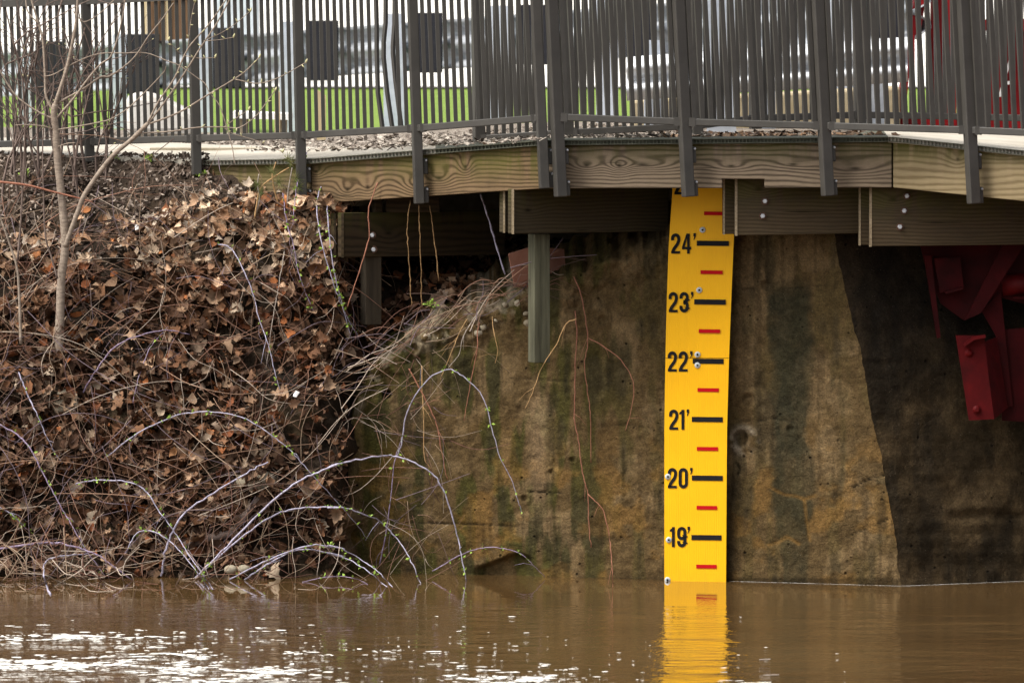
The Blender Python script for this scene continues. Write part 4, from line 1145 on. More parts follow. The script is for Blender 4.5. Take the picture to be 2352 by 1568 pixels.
while cnt < 8600:
    u = random.uniform(-40, 1540); v = random.uniform(385, 1335)
    if u > 860 and v > float(np.interp(u, TOPU, TOPV)) + 6: continue
    if u > 860 and v < 500: continue
    if random.random() > leaf_density(u, v): continue
    cnt += 1
    Y = bY(u, v)
    off = random.uniform(-0.015, 0.085)
    p = at(u, v, Y - off)
    nrm = bank_normal(u, v)
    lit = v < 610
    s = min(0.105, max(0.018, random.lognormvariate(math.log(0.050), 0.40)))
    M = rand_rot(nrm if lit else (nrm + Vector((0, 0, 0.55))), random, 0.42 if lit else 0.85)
    col = PAL[rng.choice(10, p=PW_LIT if lit else PW_DARK)] * random.uniform(0.75, 1.3) * (1.4 if v < 560 else 1.05 if v < 700 else 0.80)  # sunlight painted in: top leaves coloured paler, lower ones darker
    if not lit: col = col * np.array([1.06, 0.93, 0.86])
    k = random.randrange(len(LV))
    if len(BIG) < 300 and s > 0.062 and off > 0.035 and u < 860 and random.random() < 0.5:
        BIG.append((p, M, s, k)); continue
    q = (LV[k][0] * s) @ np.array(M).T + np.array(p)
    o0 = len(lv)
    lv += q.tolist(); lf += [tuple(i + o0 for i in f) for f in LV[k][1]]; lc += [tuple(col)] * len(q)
def col_mesh(name, v, f, c, mat, smooth=True):
    me = bpy.data.meshes.new(name); me.from_pydata(v, [], f)
    a = me.color_attributes.new('col', 'FLOAT_COLOR', 'POINT')
    c = np.array(c); a.data.foreach_set('color', np.concatenate([c, np.ones((len(c), 1))], 1).ravel())
    if smooth: me.polygons.foreach_set('use_smooth', [True] * len(me.polygons))
    me.materials.append(mat); me.update()
    return me
o = bpy.data.objects.new('leaf_litter', col_mesh('leaf_litter', lv, lf, lc, M_LITTER)); COL.objects.link(o)
tag(o, 'thick litter of brown dead leaves covering the river bank', kind='stuff')
BIGM = []
for V_, F_ in LV:
    me = bpy.data.meshes.new('leaf'); me.from_pydata(V_.tolist(), [], F_); me.polygons.foreach_set('use_smooth', [True] * len(me.polygons)); me.materials.append(M_LEAF); me.update(); BIGM.append(me)
for (p, M, s, k) in BIG:
    o = bpy.data.objects.new('leaf', BIGM[k]); COL.objects.link(o); o.parent = bank
    o.location = p; o.rotation_euler = M.to_euler(); o.scale = (s, s, s)

# wood-chip mulch and twig crumbs on the bare top of the bank, gravel chips behind the walkway
def chips(name, n, placer, cols, label, smin, smax):
    v, f, c = [], [], []
    for _ in range(n):
        r_ = placer()
        if r_ is None: continue
        p, nrm = r_
        M = rand_rot(nrm, random, 0.45); s = random.uniform(smin, smax); w = s * random.uniform(0.25, 0.6); t = s * 0.12
        q = [M @ Vector(a) + p for a in ((-s, -w, 0), (s * random.uniform(.6, 1), -w * random.uniform(.3, 1), 0), (s, w, 0), (-s * random.uniform(.6, 1), w, 0), (-s * .8, -w * .7, t), (s * .8, -w * .6, t), (s * .8, w * .7, t), (-s * .7, w * .7, t))]
        o0 = len(v); v += [tuple(x) for x in q]
        f += [tuple(i + o0 for i in g_) for g_ in ((4, 5, 6, 7), (0, 1, 5, 4), (1, 2, 6, 5), (2, 3, 7, 6), (3, 0, 4, 7))]
        cc = np.array(random.choice(cols)) * random.uniform(0.7, 1.25); c += [tuple(cc)] * 8
    o = bpy.data.objects.new(name, col_mesh(name, v, f, c, M_LITTER, False)); COL.objects.link(o)
    return tag(o, label, kind='stuff')
def mulch_at():
    u = random.uniform(-60, 700); v = 352 + (random.random() ** 1.2) * 260
    if u > 480 and v < 400 + (u - 480) * 0.35: return None
    if v > 470 and random.random() < (v - 470) / 160: return None
    if v > 520 and u > 300: return None
    Y = bY(u, v)
    return at(u, v, Y - 0.006), bank_normal(u, v)
chips('wood_chip_mulch', 5200, mulch_at, [(0.026, 0.017, 0.012), (0.045, 0.030, 0.021), (0.06, 0.042, 0.03), (0.09, 0.066, 0.05), (0.13, 0.10, 0.08), (0.05, 0.034, 0.024), (0.26, 0.21, 0.17)], 'dark wood chip mulch on the bare top of the bank', 0.008, 0.022)
def gravel_at():
    u = random.uniform(180, 1640); a = at(u, edgeV(u), edgeY(u)); w = float(np.interp(u, WU, WWv)); d = random.random() ** 1.5 * 4.5 - (0.9 if 560 < u < 1250 else 0.2) * random.random()
    return Vector((a.x * (1 + 0.025 * (w + d)), a.y + w + d, a.z - 0.02 + (0.035 if d < 0 else 0.0))), (0, 0, 1)
chips('gravel_chips', 4200, gravel_at, [(0.10, 0.08, 0.065), (0.20, 0.165, 0.135), (0.32, 0.275, 0.23), (0.42, 0.37, 0.31)], 'loose pale gravel and chips beside the walkway', 0.010, 0.025)

def debris_at():
    u = random.uniform(1500, 2060); a = at(u, edgeV(u), edgeY(u)); d = 0.25 + random.random() ** 1.4 * 2.2
    return Vector((a.x * (1 + 0.025 * d), a.y + d, a.z + (0.004 if d < .32 else -0.022))), (0, 0, 1)
chips('leaf_debris', 900, debris_at, [(0.06, 0.038, 0.025), (0.11, 0.065, 0.04), (0.17, 0.10, 0.055), (0.22, 0.15, 0.10), (0.09, 0.07, 0.055)], 'brown leaf debris lying along the back of the deck', 0.012, 0.032)

# ------------------------------------------------------------------ canes, vines, twigs
def z6(x, y): return (0.36 * x, 846.7 + 0.36 * y)
def z5(x, y): return (0.36 * x, 357.5 + 0.36 * y)
def z7(x, y): return (705.6 + 0.36 * x, 423.4 + 0.36 * y)
def w2(x, y): return (752.6 + 0.36 * x, 846.7 + 0.36 * y)
def zs(x, y): return (752.6 + 0.192 * x, 451.6 + 0.192 * y)
TOPL = np.interp(np.arange(800, 2200, 4), TOPU, TOPV).tolist(); WALL0 = np.interp(np.arange(800, 2200, 4), WPU, WPY).tolist()
def front_Y(u, v):
    """a depth just in front of whatever surface stands at that place"""
    b = bY(u, v) if u < 1500 else 9
    if u > 850:
        i = min(max(int((u - 800) / 4), 0), 349)
        if v > TOPL[i]: b = min(b, WALL0[i] + 0.00012 * (1335 - v))
    if v > 1322: b = min(b, water_Y(v))
    return b
def lift(path, off, amp=0.0, sub=6):
    """picture path to world: smoothly hovering in front of the bank"""
    pts = smooth_path(path, sub); n = len(pts)
    ys = [front_Y(min(u, 1490), v) for u, v in pts]
    ys = np.array(ys); k = 9
    pad = np.concatenate([np.full(k, ys[0]), ys, np.full(k, ys[-1])])
    sm = np.array([pad[i:i + 2 * k + 1].min() * 0.5 + pad[i:i + 2 * k + 1].mean() * 0.5 for i in range(n)])
    out = []
    for i, (u, v) in enumerate(pts):
        t = i / (n - 1)
        Y = sm[i] - off - amp * math.sin(math.pi * t)
        if v > 1326:
            wy = water_Y(v); kk = min(1, (v - 1326) / 14); Y = Y * (1 - kk) + wy * kk
        out.append(at(u, v, Y))
    return out, pts
def sprig(mb, p, s, r):
    for _ in range(r.randint(2, 4)):
        d = Vector((r.gauss(0, 1), r.gauss(-0.4, 1), r.gauss(0.3, 1))).normalized(); e = d.cross(Vector((r.gauss(0, 1), r.gauss(0, 1), r.gauss(0, 1)))).normalized()
        L = s * r.uniform(0.7, 1.5); W = L * 0.32
        q = p + d * L * 0.2
        n = d.cross(e) * W * 0.35
        mb.add([q, q + d * L * 0.5 + e * W + n, q + d * L, q + d * L * 0.5 - e * W + n], [(0, 1, 2), (0, 2, 3)])
def cane(name, path, rad, mat, label, cat, off=0.06, amp=0.0, buds=0, group=None, taper=(1.0, 0.55), budsize=0.017, side=0):
    W, _ = lift(path, off, amp)
    n = len(W)
    rr = [rad * (taper[0] + (taper[1] - taper[0]) * i / (n - 1)) * random.uniform(0.92, 1.1) for i in range(n)]
    W = [w + Vector((random.gauss(0, 1), random.gauss(0, 1), random.gauss(0, 1))) * rad * 0.36 for w in W]
    root = empty(name, W[0] if W[0].z < W[-1].z else W[-1], label, cat, group)
    m = MB(); m.tube(W, rr, 6); m.build('stem', mat, root, True, fix=False)
    if side:
        for _ in range(side):
            i = random.randrange(2, n - 2); d = (W[i + 1] - W[i - 1]).normalized()
            e = (d + Vector((random.gauss(0, .7), random.gauss(-.1, .5), random.gauss(0, .7)))).normalized()
            L = random.uniform(0.05, 0.16); a = W[i]
            m = MB(); m.tube([a, a + e * L * .5 + Vector((0, 0, .01)), a + e * L], [rad * .4, rad * .3, rad * .18], 4); m.build('side_shoot', mat, root, True, fix=False)
    if buds:
        for k in range(buds):
            i = int((k + 0.5 + random.uniform(-.3, .3)) * n / buds); i = min(max(i, 1), n - 1)
            if W[i].z < 0.02: continue
            m = MB(); sprig(m, W[i] + Vector((random.gauss(0, 1), -0.5, random.gauss(0, 1))).normalized() * rr[i] * 0.8, budsize, random)
            m.build('leaf_bud', M_BUD, root, fix=False)
    return root

BG = 'arching bramble canes on the bank'
CANES = [
 ('tall pale bramble cane arching from the water across to the concrete wall', [z6(1250, 1335), z6(1450, 1130), z6(1700, 880), z6(1900, 720), z6(2030, 660), z6(2170, 600), w2(0, 630), w2(150, 590), w2(350, 555), w2(480, 570), w2(630, 640), w2(720, 740), w2(790, 920), w2(830, 1080), w2(860, 1230), w2(887, 1350)], .0075, M_CANE, .12, .18, 8),
 ('pale bramble cane arching just below the tallest one, tip in the water', [z6(1262, 1325), z6(1500, 1110), z6(1700, 960), z6(1850, 900), z6(2060, 880), z6(2200, 885), w2(0, 885), w2(100, 885), w2(210, 920), w2(330, 970), w2(430, 1070), w2(520, 1200), w2(592, 1370)], .0066, M_CANE, .10, .15, 9),
 ('lower of two low pale canes arching close over the water', [z6(1560, 1342), z6(1700, 1250), z6(1860, 1165), z6(2000, 1155), z6(2200, 1200), w2(0, 1175), w2(130, 1215), w2(250, 1285), w2(378, 1390)], .0058, M_CANE, .10, .12, 6),
 ('upper of two low pale canes arching close over the water', [z6(1468, 1342), z6(1720, 1215), z6(1960, 1130), z6(2060, 1125), z6(2200, 1150), w2(0, 1125), w2(100, 1150), w2(250, 1240), w2(330, 1300), w2(412, 1390)], .0058, M_CANE, .12, .12, 8),
 ('slender budding cane arched high over the leaf litter', [z6(660, 580), z6(850, 430), z6(1000, 350), z6(1150, 290), z6(1300, 275), z6(1450, 285), z6(1580, 325), z6(1700, 400), z6(1820, 490), z6(1900, 570), z6(2050, 740), z6(2250, 960), z6(2340, 1080)], .0050, M_CANE, .08, .08, 14),
 ('cane bending over left of centre and dropping steeply into the water', [z6(480, 735), z6(580, 715), z6(700, 710), z6(850, 730), z6(940, 790), z6(1010, 900), z6(1100, 1020), z6(1180, 1150), z6(1300, 1320), z6(1360, 1405)], .0056, M_CANE, .10, .08, 9),
 ('short hooped cane beside the thick grey stem in the water', [z6(800, 1180), z6(850, 1080), z6(900, 1035), z6(980, 1040), z6(1080, 1095), z6(1200, 1220), z6(1335, 1405)], .0056, M_CANE, .14, .08, 6),
 ('thick smooth grey stem rising from the water and leaning right', [z6(1030, 1320), z6(1060, 1150), z6(1110, 1020), z6(1200, 900), z6(1400, 770), z6(1600, 650), z6(1710, 596)], .0085, M_CANE, .10, .04, 0),
 ('long purple cane sweeping down from the left edge of the picture', [z6(-20, 350), z6(110, 420), z6(200, 520), z6(260, 640), z6(330, 770), z6(400, 900), z6(460, 1000), z6(540, 1140), z6(672, 1325)], .0058, M_CANEP, .09, .05, 7),
 ('steep pale cane high on the left side of the bank', [z6(120, 20), z6(170, 150), z6(240, 300), z6(310, 460), z6(395, 605)], .0055, M_CANE, .07, .03, 2),
 ('thick dark cane lying low across the left waterline', [z6(-20, 1150), z6(200, 1115), z6(360, 1110), z6(500, 1140), z6(640, 1200), z6(842, 1345)], .0085, M_CANEP, .12, .06, 0),
 ('pale crooked stem standing in the water at far left', [z6(322, 1440), z6(290, 1360), z6(280, 1270), z6(310, 1215), z6(420, 1190), z6(560, 1180)], .0070, M_CANE, .16, .05, 0),
 ('short budding cane at the left picture edge', [z6(-20, 870), z6(80, 930), z6(135, 985), z6(180, 1030)], .0048, M_CANE, .08, .02, 5),
 ('pale cane curving down through the middle of the leaf litter', [z5(1390, 562), z5(1470, 590), z5(1540, 700), z5(1610, 870), z5(1660, 1060), z5(1710, 1200), z5(1760, 1400), z5(1790, 1510)], .0050, M_CANE, .07, .05, 6),
 ('left of two upright budding canes beside the shaded beam', [z5(2060, 170), z5(2020, 300), z5(2040, 500), z5(2090, 690), z5(2140, 850), z5(2200, 1000), z5(2285, 1155)], .0048, M_CANE, .09, .05, 9),
 ('right of two upright budding canes beside the shaded beam', [z5(2085, 320), z5(2100, 500), z5(2130, 720), z5(2170, 900), z5(2242, 1165)], .0050, M_CANE, .11, .05, 9),
 ('purple cane rising in front of the post at the grating end', [z5(1955, -20), z5(1900, 170), z5(1880, 300), z5(1868, 430)], .0045, M_CANEP, .22, .0, 4),
 ('purple cane with green shoots left of the upright pair', [z5(1805, 240), z5(1830, 430), z5(1870, 560), z5(1900, 720), z5(1940, 850), z5(2010, 1010)], .0045, M_CANEP, .08, .03, 6),
 ('slim cane arching over the concrete wall and tapering downward', [w2(440, 560), w2(470, 480), w2(500, 300), w2(560, 170), w2(650, 60), w2(760, 5), w2(830, 25), w2(930, 105), w2(1000, 200), w2(1040, 350), w2(1100, 560), w2(1170, 700), w2(1218, 850), w2(1240, 920)], .0048, M_CANE, .12, .10, 7),
 ('low thin cane arched over the cavity at the foot of the wall', [w2(670, 1290), w2(830, 1195), w2(950, 1150), w2(1060, 1138), w2(1180, 1160), w2(1260, 1200), w2(1330, 1270), w2(1388, 1325)], .0042, M_CANEP, .12, .08, 4),
 ('dark grey cane bowed across the middle left of the bank', [z5(530, 1510), z5(600, 1390), z5(700, 1250), z5(800, 1180), z5(950, 1130), z5(1080, 1115), z5(1210, 1140)], .0062, M_CANEP, .08, .05, 0),
 ('thin purple budding cane leaning right below the bowed grey cane', [z5(845, 1580), z5(880, 1430), z5(950, 1240), z5(1000, 1170), z5(1080, 1080)], .0040, M_CANEP, .07, .02, 4),
 ('straight pale dead stalk leaning in the right of the leaf litter', [z5(1820, 560), z5(1800, 700), z5(1770, 880), z5(1740, 1050), z5(1698, 1360)], .0042, M_TWIGGREY, .09, .0, 0),
 ('dark purple stem standing at the left end of the concrete wall', [w2(330, 1250), w2(370, 1050), w2(405, 800), w2(425, 600), w2(480, 420)], .0046, M_CANEP, .10, .02, 3),
 ('low purple cane looping over the water right of the low arches', [z6(1930, 1360), z6(2060, 1330), z6(2200, 1325), z6(2290, 1345), w2(255, 1375)], .0036, M_CANEP, .10, .03, 5),
]
for (lab, pth, rad, mt, off, amp, bd) in CANES:
    cane('bramble_cane', pth, rad * 0.74, mt, lab, 'bramble', off, amp, int(bd * 1.8), BG, side=1 if bd else 0)

VG = 'dry vines hanging over the wall'
VINES = [
 ('long reddish vine hanging from the wall top beside the timber post', [z7(1575, 385), z7(1640, 450), z7(1690, 600), z7(1710, 830), z7(1720, 960), z7(1710, 1160), z7(1705, 1400), w2(1575, 330), w2(1600, 450), w2(1625, 660), w2(1660, 800), w2(1665, 980), w2(1682, 1140)], .0036, M_VINE, .05),
 ('second reddish vine hanging just right of the longest vine', [z7(1700, 590), z7(1750, 720), z7(1790, 980), z7(1770, 1160), z7(1800, 1400), z7(1808, 1510), w2(1680, 600)], .0030, M_VINE, .05),
 ('tan vine branch swinging left below the hanging timber post', [z7(1720, 860), z7(1650, 890), z7(1590, 1020), z7(1500, 1160), z7(1440, 1320), z7(1390, 1430)], .0028, M_TANVINE, .28),
 ('thin vine bowed out towards the yellow gauge', [z7(1800, 985), z7(1900, 1040), z7(2000, 1120), z7(2070, 1230), z7(2085, 1330), z7(2060, 1470), z7(2028, 1570)], .0026, M_VINE, .05),
 ('thin red vine running down to the water left of the gauge', [w2(1660, 800), w2(1750, 890), w2(1790, 1030), w2(1810, 1200), w2(1822, 1390)], .0028, M_VINE, .05),
 ('orange twig hanging over the left top of the wall', [z7(1060, 790), z7(980, 930), z7(920, 1070), z7(850, 1245)], .0028, M_TANVINE, .06),
 ('long orange twig hanging down the middle of the mossy wall', [z7(1150, 740), z7(1090, 920), z7(1085, 1050), z7(1040, 1280), z7(1000, 1510)], .0030, M_VINE, .07),
 ('short kinked twig hanging left of the timber post', [z7(1220, 700), z7(1180, 840), z7(1200, 980), z7(1215, 1060), z7(1200, 1140)], .0026, M_TANVINE, .06),
 ('grey twig curving down below the broken wall top', [z7(1100, 800), z7(1000, 960), z7(970, 1080), z7(900, 1170)], .0028, M_TWIGGREY, .08),
 ('orange twig slanting down across the wall under the slim cane', [w2(520, 0), w2(610, 170), w2(680, 310), w2(710, 430), w2(740, 600), w2(762, 712)], .0034, M_VINE, .08),
 ('straight tan twig hanging left of the slanting orange twig', [w2(600, -20), w2(605, 150), w2(612, 300), w2(618, 560), w2(660, 640)], .0032, M_TANVINE, .07),
 ('left of three tan bark strips hanging below the boardwalk', [zs(990, 40), zs(965, 250), zs(955, 450), zs(970, 700), zs(985, 950), zs(990, 1150), zs(1010, 1300)], .00302, M_BARKSTRIP, .02),
 ('middle of three tan bark strips hanging below the boardwalk', [zs(1090, 100), zs(1100, 400), zs(1110, 700), zs(1118, 1000), zs(1125, 1330)], .00306, M_BARKSTRIP, .02),
 ('right of three tan bark strips hanging below the boardwalk', [zs(1220, 110), zs(1260, 400), zs(1300, 700), zs(1325, 1010)], .00306, M_BARKSTRIP, .02),
 ('blue grey stem leaning in the dark under the boardwalk', [z7(1105, 60), z7(1150, 200), z7(1200, 370), z7(1262, 575)], .0050, M_CANE, .02),
 ('thin red twig hanging in front of the shaded bolted beam', [z7(445, -10), z7(390, 180), z7(395, 340), z7(330, 560), z7(258, 780)], .0034, M_VINE, .02),
]
for (lab, pth, rad, mt, off) in VINES:
    deep = lab.split(' of ')[0] in ('left', 'middle', 'right') or 'under the boardwalk' in lab
    root_off = off
    if deep or 'bolted beam' in lab:
        Yc = 0.42 if 'bolted' in lab else 0.36
        W = [at(u, v, Yc) for u, v in smooth_path(pth, 5)]
        root = empty('hanging_vine', W[-1], lab, 'vine', VG)
        m = MB(); n = len(W); m.tube([w + Vector((random.gauss(0, .0015), 0, 0)) for w in W], [rad * random.uniform(.7, 1.3) for _ in W], 5); m.build('stem', mt, root, True, fix=False)
    else:
        cane('hanging_vine', pth, rad, mt, lab, 'vine', off, 0.02, 0, VG, (1.0, 0.6), side=2)

# tangle of thin dead stems over the whole bank
tv, tf, tcol = [], [], []
TCOLS = [(0.15, 0.078, 0.05), (0.21, 0.125, 0.08), (0.12, 0.055, 0.038), (0.26, 0.185, 0.125), (0.36, 0.29, 0.23), (0.075, 0.045, 0.034), (0.20, 0.105, 0.07), (0.15, 0.11, 0.125)]
def add_twig(W, r0, r1, col, n=4):
    m = MB(); k = len(W); m.tube(W, [r0 + (r1 - r0) * i / (k - 1) for i in range(k)], n, False)
    o0 = len(tv); tv.extend(m.v); tf.extend(tuple(i + o0 for i in f) for f in m.f); tcol.extend([tuple(np.array(col) * random.uniform(.75, 1.25))] * len(m.v))
cnt = 0
while cnt < 980:
    u = random.uniform(-60, 860); v = random.uniform(400, 1330)
    if u > 800 and v > 850: continue
    if v < 470 and random.random() < 0.6: continue
    if v < 1000 and random.random() < 0.22: continue
    cnt += 1
    ang = random.choice([random.gauss(-25, 22), random.gauss(30, 25), random.gauss(-60, 20), random.gauss(75, 25), random.uniform(0, 180)])
    L = random.lognormvariate(math.log(120), 0.55); L = min(L, 420)
    bend = random.gauss(0, 0.13) * L
    dx, dy = math.cos(R(ang)) * L / 2, math.sin(R(ang)) * L / 2
    nx, ny = -math.sin(R(ang)), math.cos(R(ang))
    kn = 5
    pth = []
    for i in range(kn):
        t = i / (kn - 1) * 2 - 1
        b = bend * (1 - t * t) + random.gauss(0, L * 0.026)
        pth.append((u + dx * t + nx * b, min(v + dy * t + ny * b, 1352)))
    if max(p[0] for p in pth) > 1080: continue
    W, _ = lift(pth, random.uniform(0.02, 0.10), random.uniform(0, 0.05), 3)
    r0 = random.uniform(0.0009, 0.0023); add_twig(W, r0, r0 * 0.5, random.choice(TCOLS))
for _ in range(42):
    u = random.uniform(-40, 760); v = random.uniform(470, 1290); L = random.uniform(200, 520); ang = random.choice([random.gauss(-22, 14), random.gauss(20, 16), random.gauss(-8, 8)])
    bend = random.choice([-1, -1, 1]) * random.uniform(.06, .22) * L
    pth = [(u + math.cos(R(ang)) * L * k - math.sin(R(ang)) * bend * (1 - 4 * k * k), min(1345, v + math.sin(R(ang)) * L * k + math.cos(R(ang)) * bend * (1 - 4 * k * k) + random.gauss(0, 4))) for k in (-.5, -.25, 0, .25, .5)]
    if max(p[0] for p in pth) > 1000: continue
    W, _ = lift(pth, random.uniform(.06, .12), .04, 4)
    r0 = random.uniform(.0018, .0030); add_twig(W, r0, r0 * .55, random.choice(TCOLS), 5)
# brush matted along the broken top of the wall
for _ in range(85):
    t = random.random(); u = 800 + 480 * t; vt_ = float(np.interp(u, TOPU, TOPV))
    L = random.uniform(40, 210); ang = math.degrees(math.atan2(-150, 380)) + random.gauss(0, 26)
    v = vt_ + random.gauss(-8, 16); bw = random.gauss(8, 14)
    pth = [(u + math.cos(R(ang)) * L * k + random.gauss(0, 3), v + math.sin(R(ang)) * L * k + random.gauss(0, 4) - bw * math.sin((k + .5) * math.pi)) for k in (-.5, -.2, .1, .5)]
    Yb = 0.42 - 0.25 * t + random.uniform(-.1, .25)
    W = [at(a, b, Yb) for a, b in smooth_path(pth, 3)]
    r0 = random.uniform(0.0013, 0.0030); add_twig(W, r0, r0 * .6, random.choice(TCOLS))
# fine stems hanging and crossing over the left of the wall
for _ in range(85):
    u = random.gauss(930, 75); v = random.uniform(800, 1310)
    if u < 815 or u > 1180: continue
    ang = random.choice([random.gauss(80, 18), random.gauss(-50, 18), random.gauss(25, 20)]); L = random.uniform(30, 190)
    bend = random.gauss(0, .16) * L
    pth = [(u + math.cos(R(ang)) * L * k - math.sin(R(ang)) * bend * (1 - 4 * k * k), min(1340, v + math.sin(R(ang)) * L * k + math.cos(R(ang)) * bend * (1 - 4 * k * k))) for k in (-.5, -.2, .1, .5)]
    W, _ = lift(pth, random.uniform(.04, .14), 0.02, 3)
    r0 = random.uniform(0.0011, 0.0022); add_twig(W, r0, r0 * .55, random.choice(TCOLS))
# twisted drift twigs at the far left waterline
for _ in range(75):
    u = random.uniform(-30, 330); v = random.uniform(1235, 1345); L = random.uniform(50, 190); ang = random.gauss(0, 45)
    pth = [(u + math.cos(R(ang)) * L * k + random.gauss(0, 9), min(1356, v + math.sin(R(ang)) * L * k + random.gauss(0, 9))) for k in (-.5, -.25, 0, .25, .5)]
    W, _ = lift(pth, random.uniform(.05, .25), 0.02, 3)
    r0 = random.uniform(0.0016, 0.0036); add_twig(W, r0, r0 * .6, random.choice(TCOLS[2:5] + TCOLS[:1]))
o = bpy.data.objects.new('twig_tangle', col_mesh('twig_tangle', tv, tf, tcol, M_TWIG)); COL.objects.link(o)
tag(o, 'tangle of thin dead stems and twigs over the leaf litter', kind='stuff')

# ------------------------------------------------------------------ sapling
def zt1(x, y): return (x / 4.167, y / 4.167)
def zt2(x, y): return (x * 0.9408 / 3.336, y * 0.9408 / 3.336)
def zt3(x, y): return ((280 + x / 4.356) * 0.9408, y / 4.356 * 0.9408)
SY = float(bank_Y(np.array([135.]), np.array([800.]))[0]) - 0.02
sap = empty('sapling', at(135, 812, SY), 'slender bare sapling with forked pale trunk and opening buds at left', 'tree')
def limb(name, pth, r0, r1, parent, Y0, Y1, mat=M_BARK, n=8, sub=5):
    P_ = smooth_path(pth, sub); k = len(P_)
    W = [at(u, v, Y0 + (Y1 - Y0) * i / (k - 1)) for i, (u, v) in enumerate(P_)]
    m = MB(); m.tube(W, [(r0 + (r1 - r0) * i / (k - 1)) * random.uniform(.94, 1.06) for i in range(k)], n)
    return m.build(name, mat, parent, True, fix=False), W
tr, TW = limb('trunk', [(136, 815), (137, 760), (141, 640), (150, 560), (141, 450), (132, 365), (128, 300), (124, 262), (127, 240)], .0245, .0165, sap, SY, SY - .05, n=10)
limbs = [
 ([zt1(515, 1075), zt1(440, 920), zt1(430, 700), zt1(410, 400), zt1(370, 230), zt1(300, 0), zt1(280, -120)], .010, .005, .05),
 ([zt1(370, 230), zt1(270, 120), zt1(245, 0), zt1(230, -100)], .005, .004, .05),
 ([zt1(525, 1010), zt1(560, 900), zt1(640, 650), zt1(700, 380), zt1(730, 200), zt1(745, 0), zt1(750, -120)], .015, .009, -.05),
 ([zt1(525, 1150), zt1(700, 950), zt1(840, 760), zt1(960, 620), zt1(1060, 540), zt1(1130, 350), zt1(1180, 120), zt1(1200, -60)], .009, .004, -.12),
 ([zt1(555, 985), zt1(800, 850), zt1(960, 740), zt1(1050, 730), zt1(1200, 630), zt1(1310, 520), zt1(1420, 350), zt1(1540, 200), zt1(1660, 30)], .008, .0035, -.1),
 ([zt1(500, 1135), zt1(380, 1080), zt1(240, 990), zt1(130, 890), zt1(0, 680), zt1(-60, 560)], .007, .004, .05),
 ([zt1(505, 1240), zt1(420, 1210), zt1(250, 1195), zt1(150, 1200)], .006, .003, -.05),
 ([zt1(530, 1245), zt1(720, 1215), zt1(930, 1175), zt1(1060, 1140), zt1(1220, 1040), zt1(1380, 890), zt1(1560, 700), zt1(1590, 640)], .0055, .003, -.1),
 ([zt1(420, 735), zt1(520, 710), zt1(700, 610), zt1(860, 540), zt1(1000, 510), zt1(1180, 510), zt1(1400, 510), zt3(560, 650), zt3(690, 700), zt3(880, 830), zt3(960, 890), zt3(1010, 990), zt3(1100, 1100), zt3(1160, 1250), zt3(1250, 1568), zt3(1275, 1750)], .0042, .0034, -.15),
 ([zt1(530, 1415), zt1(640, 1375), zt1(720, 1368)], .005, .003, -.03),
 ([zt1(960, 740), zt1(860, 630), zt1(700, 560)], .003, .002, -.03),
 ([zt1(700, 110), zt1(760, 180), zt1(810, 210), zt1(900, 170), zt1(1000, 90), zt1(1110, -20)], .004, .003, -.06),
]
for (pth, r0, r1, dy) in limbs: limb('branch', pth, r0 * .72, r1 * .72, sap, SY - .045, SY - .05 + dy)
st2, _ = limb('trunk', [(150, 566), (163, 530), (178, 490), zt2(700, 1568), zt2(900, 1290), zt2(1080, 1130), zt2(1205, 1005)], .0145, .011, sap, SY - .03, SY - .15, n=9)
limbs2 = [
 ([zt2(1200, 1010), zt2(1290, 830), zt2(1420, 640), zt2(1530, 400), zt2(1700, 200), zt2(1840, 0), zt2(1900, -100)], .0065, .0035),
 ([zt2(1205, 1010), zt2(1350, 820), zt2(1500, 600), zt2(1640, 380), zt2(1760, 200), zt2(1870, 0), zt2(1930, -120)], .0065, .0035),
 ([zt2(1200, 1015), zt2(1450, 920), zt2(1700, 770), zt2(1900, 650), zt2(2000, 580), zt2(2110, 470)], .0062, .003),
 ([zt2(1910, 645), zt2(2080, 680), zt2(2200, 660), zt2(2335, 600), zt2(2490, 510)], .0036, .0026),
 ([zt2(1150, 1085), zt2(1400, 1070), zt2(1600, 1040), zt2(1820, 1035), zt2(1950, 1040), zt2(2080, 950), zt2(2160, 850), zt2(2240, 740)], .005, .0028),
 ([zt2(1530, 400), zt2(1545, 250), zt2(1560, 140), zt2(1585, 20)], .003, .002),
 ([zt2(1690, 320), zt2(1800, 270), zt2(1910, 200), zt2(2035, 95)], .003, .002),
 ([zt2(1660, 335), zt2(1790, 325), zt2(1900, 305)], .0028, .002),
 ([zt2(1500, 455), zt2(1620, 475), zt2(1750, 470)], .003, .002),
 ([zt2(1470, 440), zt2(1420, 390), zt2(1370, 330)], .0026, .002),
 ([zt2(1820, 1040), zt2(1900, 980), zt2(2025, 895)], .0028, .002),
 ([zt2(1830, 1045), zt2(1900, 1090), zt2(2100, 1150), zt2(2300, 1240)], .003, .002),
]
tips = []
for (pth, r0, r1) in limbs2:
    _, W = limb('branch', pth, r0 * .8, r1 * .8, sap, SY - .14, SY - .2); tips.append(W)
# buds along the twigs
for W in tips:
    for i in range(3, len(W), 4):
        if random.random() < 0.75:
            m = MB(); p = W[i]; s = random.uniform(.005, .010); d = Vector((random.gauss(0, 1), -.3, random.gauss(.6, .6))).normalized()
            m.tube([p, p + d * s, p + d * s * 2.6], [.0022, .0042, .0012], 5); m.build('bud', M_TIPBUD, sap, True, fix=False)
    m = MB(); p = W[-1]; m.tube([p - Vector((0, 0, .004)), p + Vector((.004, 0, .008)), p + Vector((.008, 0, .02))], [.003, .006, .0015], 6); m.build('bud', M_TIPBUD, sap, True, fix=False)

